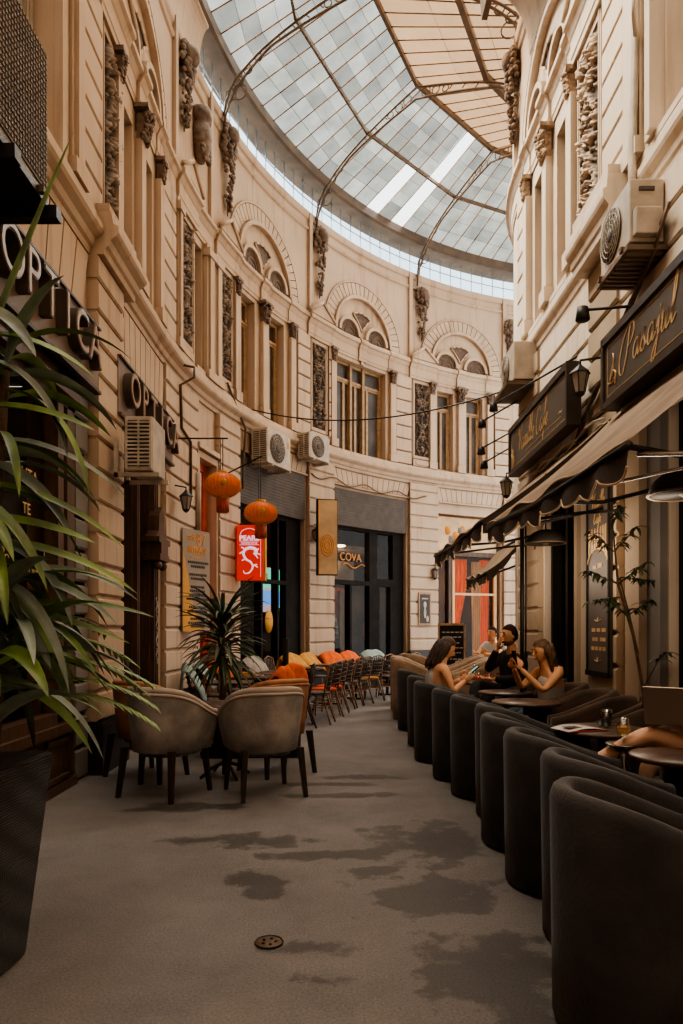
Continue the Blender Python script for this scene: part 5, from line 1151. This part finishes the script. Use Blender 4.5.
# ---- bollard, chalk board
mb = MB(); mb.lathe([(.07,0),(.07,.02),(.045,.03),(.045,1.25),(.03,1.27),(0,1.27)], (-.79,9.9,0), 14); tag(mb.build('bollard', M['black']), 'slim black upright post between the armchairs and bistro chairs', 'post')
t = thing('chalkboard_sign', 'standing chalkboard in an ochre wooden frame near the far window', 'sign', (2.25, 14.3, 0), -.15); 
for sg in (1, -1):
    T = Matrix.Rotation(sg*.16, 4, 'X'); mb = MB()
    for a, b, c, d in ((-.28,-.24,0,1.5),(.24,.28,0,1.5),(-.28,.28,1.45,1.5),(-.28,.28,.3,.35)): mb.box(a, b, -.015-.24*1, .015-.24*1, c, d, M=Matrix.Scale(1,4) @ (Matrix.Translation((0,-.0 if sg > 0 else .48,0)) @ Matrix.Rotation(-sg*.16, 4, 'X')))
    q = mb.build('frame', M['ochre'], t)
    if sg > 0:
        mb = MB(); mb.box(-.24,.24,-.245,-.235,.35,1.45, M=Matrix.Rotation(-.16, 4, 'X')); b_ = mb.build('board', M['black'], t); mb = MB(); rr = random.Random(5)
        for z in (1.3,1.2,1.08,.98,.88,.75,.62):
            x = -.19
            while x < .17: k = rr.uniform(.03,.08); mb.box(x, x+k, -.25, -.246, z, z+.022, M=Matrix.Rotation(-.16, 4, 'X')); x += k+.02
        mb.build('chalk_writing', M['chalk'], b_)

# ================================================================== PLANTS
def leaf(mb, base, dirv, L_, w, droop, fold=.25, n=10, twist=0):
    d = Vector(dirv).normalized(); side = d.cross(Vector((0,0,1)))
    if side.length < .05: side = Vector((1,0,0))
    side.normalize(); side = (Matrix.Rotation(twist, 3, d) @ side); p = Vector(base); rows = []; st = L_/n
    for i in range(n+1):
        t = i/n; ww = w*min(1, .35+2.2*t)*(1-t**2.6)**.8 if t < 1 else .0008; up = side.cross(d).normalized()
        rows.append([p-side*ww/2+up*ww*fold, p-side*ww*.25+up*ww*fold*.45, p, p+side*ww*.25+up*ww*fold*.45, p+side*ww/2+up*ww*fold])
        d = (d+Vector((0,0,-droop/n))).normalized(); p = p+d*st
        side = (side-d*side.dot(d)).normalized()
    mb.grid(rows)
def frond(mb, base, dirv, L_, droop, ll=.2, n=16):
    d = Vector(dirv).normalized(); p = Vector(base); pts = [p]
    for i in range(n):
        d = (d+Vector((0,0,-droop/n))).normalized(); p = p+d*L_/n; pts.append(p)
    mb.tube(pts, [.007*(1-.7*i/n) for i in range(n+1)], 5)
    for i in range(3, n+1):
        dd = (pts[i]-pts[i-1]).normalized(); sd = dd.cross(Vector((0,0,1))).normalized(); l = ll*(1-.55*i/n)
        for sg in (-1, 1): leaf(mb, pts[i], sd*sg+dd*1.0+Vector((0,0,.15)), l, .022, .5, .15, 5)
t = thing('potted_palm', 'large potted palm with long sword leaves at the left edge', 'plant', (-1.53, 2.86, 0))
P_ = Vector((-1.47, 2.86, 0)); r5 = random.Random(21)
mb = MB(); mb.box(-.165,.165,-.165,.165,0,.86, tx=1.5, ty=1.5, M=Matrix.Rotation(-.06,4,'Z')); pl = mb.build('planter', M['wicker'], t, bevel=.015); mb = MB(); mb.box(-.225,.225,-.225,.225,.80,.861); mb.build('soil', M['soil'], pl)
mb = MB(); stems = [((-.02,-.05),1.75),((.08,.05),1.3),((.0,.1),2.15),((.05,.0),1.5),((.1,-.1),1.1),((.06,.08),2.5)]
for (x, y), h in stems: mb.tube([(x,y,.8),(x*1.3,y*1.3,h*.7+.2),(x*1.6,y*1.6,h)], .018, 7)
mb.build('stems', M['bark'], t)
mbs = [MB(), MB(), MB()]; k = 0
for (x, y), h in stems:
    for j in range(17 if h < 2 else 11):
        a = 2.4*j+h*3; el = r5.uniform(-.15, 1.1); L_ = r5.uniform(.48, .68); ww = r5.uniform(.055, .082)
        cx_ = 1 if cos(a) > -.2 else .6
        leaf(mbs[j % 2], (x*1.6, y*1.6, h-.12+.02*j), (cos(a), sin(a)*.75, el), L_*cx_, ww, r5.uniform(1.0, 2.3), .22, 11, r5.uniform(-.5, .5))
# a few long leaves that reach out over the aisle and up the wall
for b, d, l, w, dr, m in (((-.02,.05,2.35),(.42,-.1,.93),1.15,.075,.05,0),((0,0,1.75),(.95,.3,.1),.72,.075,.75,0),((0,-.05,1.72),(.9,.1,.55),.62,.07,2.6,1),((0,.05,1.45),(.95,.2,.32),.74,.065,.6,0),
   ((0,0,1.55),(.9,-.1,.35),.52,.07,2.2,0),((0,0,2.6),(.9,.1,.15),.55,.07,.9,0),((0,0,2.5),(.95,.2,.3),.62,.065,2.6,1),((0,0,2.3),(.95,-.2,.05),.6,.07,.5,0),((0,.1,2.2),(.95,.2,.15),.66,.06,1.0,1),((0,0,2.7),(.6,-.3,.0),.5,.07,1.2,1),((.02,0,2.0),(.95,.25,.0),.66,.065,.8,0),((.02,0,1.6),(.95,.0,.25),.66,.06,1.1,1),((0,0,1.85),(1,-.05,.02),.55,.07,.4,0),((.02,.05,2.1),(.8,.1,-.1),.5,.09,1.3,1),((0,0,1.2),(.9,.2,.1),.62,.07,1.5,0),((.05,.1,1.3),(.8,.1,.5),.5,.075,2.9,0),((0,0,1.5),(.85,-.2,.15),.5,.075,1.6,1),((.05,0,1.5),(.9,.15,-.1),.62,.055,.3,0),((.05,.1,1.4),(.75,.3,.5),.5,.075,3.0,0),((.0,.1,1.6),(.9,.25,.5),.7,.05,1.2,1)):
    leaf(mbs[m], b, d, l, w*1.15, dr, .2, 14, .5)
mbs[0].build('sword_leaves', M['leaf'], t); mbs[1].build('bluish_leaves', M['leaf_b'], t)
for j in range(9):
    a = -.5+.35*j; frond(mbs[2], (.05,.12,1.05+.06*j), (cos(a)*.8+.15, .45+.4*sin(a), .5+.1*(j % 3)), .68, 1.2, .2)
mbs[2].build('feather_fronds', M['leaf'], t)
# dracaena between the terraces
t = thing('dracaena', 'dark leaved dracaena on a slim trunk behind the grey armchairs', 'plant', (-1.32, 7.75, 0)); mb = MB(); mb.tube([(0,0,.4),(.01,0,.9),(-.01,.01,1.3),(0,0,1.5)], .04, 8); mb.build('trunk', M['bark'], t)
mb = MB(); mb.box(-.2,.2,-.2,.2,0,.45, tx=1.2, ty=1.2); q = mb.build('planter', M['black'], t, bevel=.01); mb = MB(); mb.box(-.22,.22,-.22,.22,.42,.455); mb.build('soil', M['soil'], q)
mb = MB(); m2 = MB()
for j in range(120):
    a = 2.4*j; z = 1.0+.55*(j/120); el = -.3+2.4*(j/120)**1.2+r5.uniform(-.2, .4); leaf(mb if j % 4 else m2, (.03*cos(a), .03*sin(a), z), (cos(a), sin(a), el), r5.uniform(.42, .62), .052, r5.uniform(.7, 1.9), .25, 8, r5.uniform(-.4, .4))
mb.build('leaves', M['leaf_d'], t); m2.build('pale_leaves', M['leaf_b'], t)
mb = MB(); mb.box(-.3,.3,-.16,.16,0,.42); o = mb.build('planter_box', M['black'], loc=(-.76,7.75,0), bevel=.01); tag(o, 'long low black planter box right of the dracaena', 'planter')
mb = MB(); mb.box(-.27,.27,-.13,.13,.38,.425); mb.build('soil', M['soil'], o)
# slim tree by the right wall
t = thing('potted_tree', 'slim small leaved tree in a dark pot in front of the menu board', 'plant', (2.36, 5.42, 0))
mb = MB(); mb.lathe([(.12,0),(.17,.35),(.18,.36),(.15,.34)], (0,0,0), 18); q = mb.build('pot', M['black'], t); mb = MB(); mb.lathe([(0,.3),(.15,.3),(.15,.32),(0,.32)], (0,0,0), 16); mb.build('soil', M['soil'], q)
mb = MB(); mb.tube([(0,0,.3),(-.02,0,.9),(-.1,0,1.35),(-.22,0,1.75),(-.26,0,2.2)], [.014,.013,.012,.010,.005], 7); mb.tube([(-.06,0,1.2),(-.12,.02,1.5),(-.2,.02,1.8)], .007, 6); mb.tube([(-.02,0,.95),(.08,-.02,1.15),(.16,-.02,1.22)], .005, 5)
br = [((-.22,0,1.75),(-.4,.1,1.85)),((-.22,0,1.75),(-.05,-.1,1.9)),((-.25,0,2.0),(-.4,.05,2.15)),((-.25,0,2.0),(-.08,0,2.18)),((-.15,0,1.5),(-.3,-.1,1.6)),((-.15,0,1.5),(.02,0,1.62)),((-.26,0,2.2),(-.2,.0,2.35)),((-.18,0,1.65),(-.42,0,1.62)),((-.2,0,1.8),(.05,.05,1.78))]
for a, b in br: mb.tube([a, b], [.006,.003], 5)
mb.build('trunk', M['bark'], t); mb = MB()
for a, b in br:
    for j in range(26):
        p = Vector(a).lerp(Vector(b), r5.uniform(.25, 1.1)); an = r5.uniform(0, 6.3); leaf(mb, p, (cos(an), sin(an), r5.uniform(-.3, .6)), r5.uniform(.06, .11), .03, 1.2, .15, 4)
for p in ((.16,-.02,1.22),(.1,-.02,1.17),(.13,-.02,1.2)): 
    for an in (0, 1.5, 3, 4.5): leaf(mb, p, (cos(an), sin(an), .2), .11, .03, 1., .15, 4)
mb.build('leaves', M['leaf_d'], t)

# ================================================================== PEOPLE
def skin_geo(nodes, edges, sub=2, root=0):
    me = bpy.data.meshes.new('k'); me.from_pydata([n[0] for n in nodes], edges, []); o = bpy.data.objects.new('k', me); COL.objects.link(o)
    m = o.modifiers.new('s', 'SKIN'); m.use_smooth_shade = True
    for i, n in enumerate(nodes):
        r = n[1]; me.skin_vertices[0].data[i].radius = r if isinstance(r, tuple) else (r, r)
    me.skin_vertices[0].data[root].use_root = True
    s = o.modifiers.new('b', 'SUBSURF'); s.levels = sub; s.render_levels = sub
    dg = bpy.context.evaluated_depsgraph_get(); dg.update(); e = o.evaluated_get(dg).to_mesh()
    r = ([tuple(v.co) for v in e.vertices], [tuple(p.vertices) for p in e.polygons]); bpy.data.objects.remove(o); return r
def hand(mb, wr, d, nrm, curl=.9, sc=1.):
    d = Vector(d).normalized(); nrm = Vector(nrm); nrm = (nrm-d*nrm.dot(d)).normalized(); s = d.cross(nrm); wr = Vector(wr)
    T = Matrix((( s.x, d.x, nrm.x, wr.x), (s.y, d.y, nrm.y, wr.y), (s.z, d.z, nrm.z, wr.z), (0,0,0,1)))
    mb.ball((0, .045*sc, 0), (.04*sc, .055*sc, .018*sc), 12, 8, M=T)
    for k, (x, l) in enumerate(((-.03,.062),(-.01,.074),(.011,.07),(.03,.055))):
        pts = [Vector((x*sc, .075*sc, 0))]; a = curl*.2
        for q in (.45, .32, .23): pts.append(pts[-1]+Vector((0, cos(a), sin(a)))*l*sc*q*1.1); a += curl*.55
        mb.tube([T @ p for p in pts], [.0095*sc,.009*sc,.008*sc,.006*sc], 7)
    pts = [Vector((-.03*sc,.02*sc,0)), Vector((-.055*sc,.045*sc,.01*sc)), Vector((-.058*sc,.075*sc,.02*sc)), Vector((-.045*sc,.095*sc,.028*sc))]; mb.tube([T @ p for p in pts], [.013*sc,.011*sc,.009*sc,.007*sc], 7)
def person(label, loc, rz, J, skin, topm, sleeves, botm, shoes, hairm, hair, sc=1., tilt=0, beard=False):
    t = thing('person', label, 'person', loc, rz); t.scale = (sc, sc, sc)
    pel, chest, neck, head = [Vector(J[k]) for k in ('pelvis','chest','neck','head')]
    nodes = [(pel, .125), ((pel+chest)/2, .11), (chest, .125), (neck, .052), (head-Vector((0,0,.05)), .05)]; ed = [(0,1),(1,2),(2,3),(3,4)]
    def chain(st, ps, rs):
        last = st
        for p, r in zip(ps, rs): nodes.append((Vector(p), r)); ed.append((last, len(nodes)-1)); last = len(nodes)-1
    for sd in ('r','l'):
        chain(2, J['arm_'+sd][:3], (.052,.04,.026)); chain(0, J['leg_'+sd], (.085,.058,.036,.03)) 
    for (p, r), i in zip([], []): pass
    vs, fs = skin_geo([(tuple(p), r) for p, r in nodes], ed); mb = MB(); mb.add(vs, fs, True)
    for sd in ('r','l'):
        sh, el, wr = [Vector(q) for q in J['arm_'+sd][:3]]; hd_ = J.get('hand_'+sd, ((wr-el).normalized(), (0,0,1))); hand(mb, wr, hd_[0], hd_[1], J.get('curl', 1.0))
    # head: skull, jaw, nose, brow, ears
    H = Matrix.Translation(head) @ Matrix.Rotation(tilt, 4, 'Y'); rows = []; n = 20
    for i in range(15):
        a = -PI/2+PI*i/14; z = .118*sin(a); c = max(cos(a), .02); r = []
        for j in range(n):
            b = 2*PI*j/n; x = .094*c*cos(b); y = .074*c*sin(b)
            if z < 0: k = 1-.28*(-z/.118); y *= k; x = x*k+.016*(-z/.118)
            if x > .05 and -.02 < z < .035: x -= .006*(1-abs(y)/.05) if abs(y) > .014 else -.002
            r.append((x, y, z))
        rows.append(r)
    mb.grid(rows, True, caps=True, M=H); mb.tube([(.088,0,.02),(.102,0,-.01),(.108,0,-.028)], [.007,.011,.014], 8, M=H); mb.ball((.09,0,-.035), (.014,.017,.008), 8, 6, M=H)
    for y in (-.074, .074): mb.ball((-.005,y,-.01), (.018,.01,.03), 8, 6, M=H)
    body = mb.build('body', skin, t)
    mb = MB(); [mb.ball((.083,y,.012), (.008,.013,.008), 8, 6, M=H) for y in (-.03,.03)]; mb.build('eyes', M['eye'], t)
    mb = MB(); [mb.tube([(.086,y-.016,.034),(.091,y,.039),(.086,y+.016,.034)], .004, 5, M=H) for y in (-.03,.03)]; mb.build('eyebrows', hairm, t)
    mb = MB(); mb.ball((.089,0,-.062), (.008,.022,.008), 8, 6, M=H); mb.build('lips', M['lip'], t)
    # hair
    mb = MB(); rows = []
    for i in range(13):
        a = -.45+(PI/2+.45)*i/12; r = []
        for j in range(n):
            b = 2*PI*j/n; c = max(cos(a), .02); aa = a
            if cos(b) > .1: aa = max(a, .32+.25*cos(b)); c = max(cos(aa), .02)
            q = 1.13 if hair == 'long' else 1.07
            r.append((.094*q*c*cos(b)-.006, .078*q*c*sin(b), .118*q*sin(aa)+.004))
        rows.append(r)
    mb.grid(rows, True, caps=True, M=H)
    if hair == 'long':
        r6 = random.Random(label)
        for k in range(64):
            b = PI*.5+PI*1.0*k/63; x0, y0 = .1*cos(b), .088*sin(b); l = r6.uniform(.24, .34); pts = []
            for i in range(7):
                v = i/6; pts.append((x0*(1+.05*v)-.02*v+.012*sin(v*7+k), y0*(1+.05*v)+.01*sin(v*6+k*2), .06-l*v))
            mb.tube(pts, [.012,.02,.022,.021,.019,.014,.004], 6, M=H)
    if beard: mb.build('hair', hairm, t); mb = MB(); mb.lathe([(.03,-.12),(.055,-.108),(.069,-.08),(.07,-.062)], (.016,0,0), 16, M=H, sy=.9); mb.build('beard', M['beard'], t); mb = MB(); mb.ball((-.04,0,.0), (.05,.06,.09), 10, 8, M=H)
    mb.build('hair_back' if beard else 'hair', hairm, t)
    # clothes grown over the same skeleton, a little thicker
    nd = [(pel, .15), ((pel+chest)/2, .142), (chest, .155), (neck*.4+chest*.6, .09)]; e2 = [(0,1),(1,2),(2,3)]
    if sleeves:
        for sd in ('r','l'):
            ps = [Vector(q) for q in J['arm_'+sd][:3]]
            if sleeves == 1: ps = [ps[0], ps[0].lerp(ps[1], .55)]
            else: ps[2] = ps[1].lerp(ps[2], .92)
            last = 2
            for p, r in zip(ps, (.066,.054,.04)): nd.append((p, r)); e2.append((last, len(nd)-1)); last = len(nd)-1
    vs, fs = skin_geo([(tuple(p), r) for p, r in nd], e2); mb = MB(); mb.add(vs, fs, True); mb.build('top', topm, t)
    nd = [(pel, .14)]; e2 = []
    for sd in ('r','l'):
        ps = [Vector(q) for q in J['leg_'+sd]]; last = 0; ps = ps[:3] if botm[1] else [ps[0], ps[0].lerp(ps[1], .45)]
        if botm[1]: ps[2] = ps[1].lerp(ps[2], .92)
        for p, r in zip(ps, (.1,.074 if botm[1] else .088,.055)): nd.append((p, r)); e2.append((last, len(nd)-1)); last = len(nd)-1
    vs, fs = skin_geo([(tuple(p), r) for p, r in nd], e2); mb = MB(); mb.add(vs, fs, True); mb.build('trousers' if botm[1] else 'shorts', botm[0], t)
    for sd in ('r','l'):
        an, toe = Vector(J['leg_'+sd][2]), Vector(J['leg_'+sd][3]); mb = MB(); mb.tube([an-(toe-an).normalized()*.03+Vector((0,0,-.03)), an.lerp(toe, .4)+Vector((0,0,-.012)), toe, toe+(toe-an).normalized()*.05], [.04,.045,.042,.02], 10); mb.build('shoe', shoes, t)
    return t
def seated(**k):
    J = dict(pelvis=(0,0,.54), chest=(.0,0,.88), neck=(.02,0,1.04), head=(.05,0,1.17),
      arm_r=[(.0,-.19,.96),(.10,-.25,.72),(.32,-.14,.74)], arm_l=[(.0,.19,.96),(.10,.25,.72),(.32,.14,.74)],
      leg_r=[(.06,-.09,.53),(.44,-.11,.53),(.46,-.11,.1),(.6,-.12,.05)], leg_l=[(.06,.09,.53),(.44,.11,.53),(.46,.11,.1),(.6,.12,.05)])
    J.update(k); return J
w1 = person('woman with long dark hair and pale sleeveless top looking at a phone', (1.02, 7.42, .04), .12, seated(head=(.09,0,1.15), neck=(.04,0,1.03), arm_r=[(.02,-.19,.96),(.10,-.22,.71),(.27,-.10,.82)], arm_l=[(.02,.19,.96),(.12,.22,.71),(.27,.06,.82)], hand_r=((.8,.3,.5),(0,.8,.4)), hand_l=((.8,-.3,.5),(0,-.8,.4))), M['skin'], M['cloth_w'], 0, (M['denim'], 1), M['black'], M['hair'], 'long', 1., .45)
mb = MB(); mb.box(-.006,.006,-.035,.035,-.07,.07); o = mb.build('smartphone', M['black'], loc=(1.40,7.43,.96), rot=(0,.9,.12)); tag(o, 'smartphone with teal screen in the hands of the seated dark haired woman', 'phone'); mb = MB(); mb.box(-.008,-.006,-.031,.031,-.063,.063); mb.build('screen', M['phone'], o)
w2 = person('woman with long light brown hair and white vest raising both hands', (2.18, 7.25, .0), PI+.28, seated(head=(.12,0,1.17), neck=(.06,0,1.04), chest=(.02,0,.88), arm_r=[(.03,-.19,.97),(.22,-.24,.78),(.40,-.08,1.0)], arm_l=[(.03,.19,.97),(.24,.22,.78),(.40,.06,1.0)], hand_r=((.3,.3,.9),(.1,.9,0)), hand_l=((.3,-.3,.9),(.1,-.9,0))), M['skin'], M['cloth_w'], 0, (M['denim'], 1), M['black'], M['hair_l'], 'long', 1.0, .2)
mb = MB(); mb.box(-.005,.005,-.036,.036,-.072,.072); tag(mb.build('smartphone', M['black'], loc=(1.755,7.1,1.11), rot=(0,-.15,.28)), 'dark smartphone held up by the woman in the white vest', 'phone')
m1 = person('bearded man in black jacket resting a hand on his mouth', (2.14, 8.7, .0), PI+.35, seated(head=(.06,0,1.2), neck=(.02,0,1.05), arm_r=[(.0,-.19,.97),(.2,-.24,.80),(.17,-.06,1.06)], arm_l=[(.0,.19,.97),(.16,.26,.72),(.34,.10,.72)], hand_r=((.1,.5,.7),(-.8,.2,.2)), leg_r=[(.06,-.09,.54),(.48,-.03,.66),(.62,.16,.34),(.74,.2,.3)]), M['skin'], M['cloth_b'], 2, (M['cloth_b'], 1), M['black'], M['hair_b'], 'short', 1.10, 0, True)
m2 = person('man in a white t-shirt with folded arms far behind the bearded man', (3.05, 14.0, 0), PI+.7, seated(arm_r=[(.0,-.19,.97),(.2,-.24,.78),(.36,.02,.84)], arm_l=[(.0,.19,.97),(.2,.24,.78),(.36,-.02,.82)]), M['skin'], M['cloth_w'], 1, (M['denim'], 1), M['black'], M['hair_b'], 'short', 1.12)
mb = MB(); mb.lathe([(0,.74),(.38,.74),(.38,.77),(0,.77)], (0,0,0), 28); t = thing('round_table', 'round tan topped table in front of the man in the white t-shirt', 'table', (2.6, 13.65, 0)); mb.build('tabletop', M['tan'], t); mb = MB(); mb.lathe([(.2,0),(.2,.02),(.03,.04),(.03,.74)], (0,0,0), 14); mb.build('column', M['black_m'], t)
dup(proto, (3.12, 14.05, 0), PI+.7, 'dark tub chair under the man in the white t-shirt')
# person with a laptop at the right edge
m3 = person('bare legged person in blue shirt with crossed legs, mostly outside the right edge', (2.33, 4.28, 0), PI, seated(chest=(-.08,0,.86), neck=(-.08,0,1.03), head=(-.05,0,1.17),
   arm_r=[(-.06,-.19,.96),(.04,-.26,.74),(.2,-.12,.78)], arm_l=[(-.06,.19,.96),(.04,.26,.74),(.2,.12,.78)],
   leg_r=[(.06,-.09,.55),(.46,-.02,.575),(.44,-.02,.12),(.56,-.02,.05)], leg_l=[(.06,.09,.62),(.47,.04,.77),(.86,-.02,.54),(.97,-.03,.5)]), M['skin_l'], M['cloth_blue'], 1, (M['cloth_blue'], 0), M['white'], M['hair_b'], 'short', 1.)
t = thing('laptop', 'open silver laptop resting on the lap of the person at the right edge', 'laptop', (2.03, 4.2, .83), -2.2); mb = MB(); mb.box(-.12,.12,-.17,.17,0,.014); mb.build('keyboard_base', M['silver'], t, bevel=.004); mb = MB(); mb.box(-.006,.006,-.17,.17,0,.23, M=Matrix.Translation((.12,0,.01)) @ Matrix.Rotation(.28, 4, 'Y')); mb.build('screen_lid', M['silver'], t, bevel=.004)

# ================================================================== CAMERA AND LIGHT
cam = bpy.data.cameras.new('camera'); co = bpy.data.objects.new('camera', cam); COL.objects.link(co); SC.camera = co
co.location = (0, 0, 1.4); co.rotation_euler = (PI/2, 0, 0); cam.sensor_fit = 'VERTICAL'; cam.sensor_height = 36; cam.lens = 36*700/1024; cam.shift_y = 117/1024; cam.clip_start = .05
w = bpy.data.worlds.new('sky'); SC.world = w; w.use_nodes = True; N = w.node_tree.nodes; Lk = w.node_tree.links; bg = N['Background']
tc = N.new('ShaderNodeTexCoord'); sx = N.new('ShaderNodeSeparateXYZ'); Lk.new(tc.outputs['Generated'], sx.inputs[0]); cr = N.new('ShaderNodeValToRGB')
cr.color_ramp.elements[0].position = .0; cr.color_ramp.elements[0].color = (1,.98,.95,1); cr.color_ramp.elements[1].position = .8; cr.color_ramp.elements[1].color = (.93,.97,1,1)
Lk.new(sx.outputs['Z'], cr.inputs['Fac']); Lk.new(cr.outputs['Color'], bg.inputs['Color']); bg.inputs['Strength'].default_value = 2.3
def sun(name, e, col, ang, d):
    l = bpy.data.lights.new(name, 'SUN'); l.energy = e; l.color = col; l.angle = ang; o = bpy.data.objects.new(name, l); COL.objects.link(o); o.location = (0,0,20)
    o.rotation_euler = Vector(d).to_track_quat('-Z', 'Y').to_euler(); return o
sun('sun_through_roof', 32, (1,.92,.84), .6, (.75,-.05,-1)); sun('hazy_sky_light', 27, (1,.95,.9), 1.9, (.05,-.55,-1))
def lamp(name, loc, e, col, r=.15):
    l = bpy.data.lights.new(name, 'POINT'); l.energy = e; l.color = col; l.shadow_soft_size = r; o = bpy.data.objects.new(name, l); COL.objects.link(o); o.location = loc
for n_, (s, o, z, e, c) in enumerate(((16.9,-.8,3.0,9,(1,.8,.6)),(13.6,-1.0,3.0,3,(.9,.9,1)),(20.7,-.9,2.4,22,(1,.6,.3)),(17.9,-.9,2.0,5,(1,.85,.7)))): lamp('shop_lamp', PL(s, o, z), e, c)
for l_ in ((1.9,4.3,2.1),(2.0,6.6,2.1),(1.95,8.6,2.15)): lamp('awning_fill', l_, 20, (1,.8,.6), .3)  # sourceless fill lights, added to brighten the seats under the awnings
SC.view_settings.view_transform = 'AgX'; SC.view_settings.look = 'AgX - Medium High Contrast'; SC.view_settings.exposure = .27
cy = SC.cycles; cy.max_bounces = 8; cy.diffuse_bounces = 4; cy.glossy_bounces = 3; cy.transparent_max_bounces = 12; cy.use_denoising = True; cy.sample_clamp_indirect = 4
cy.caustics_reflective = False; cy.caustics_refractive = False
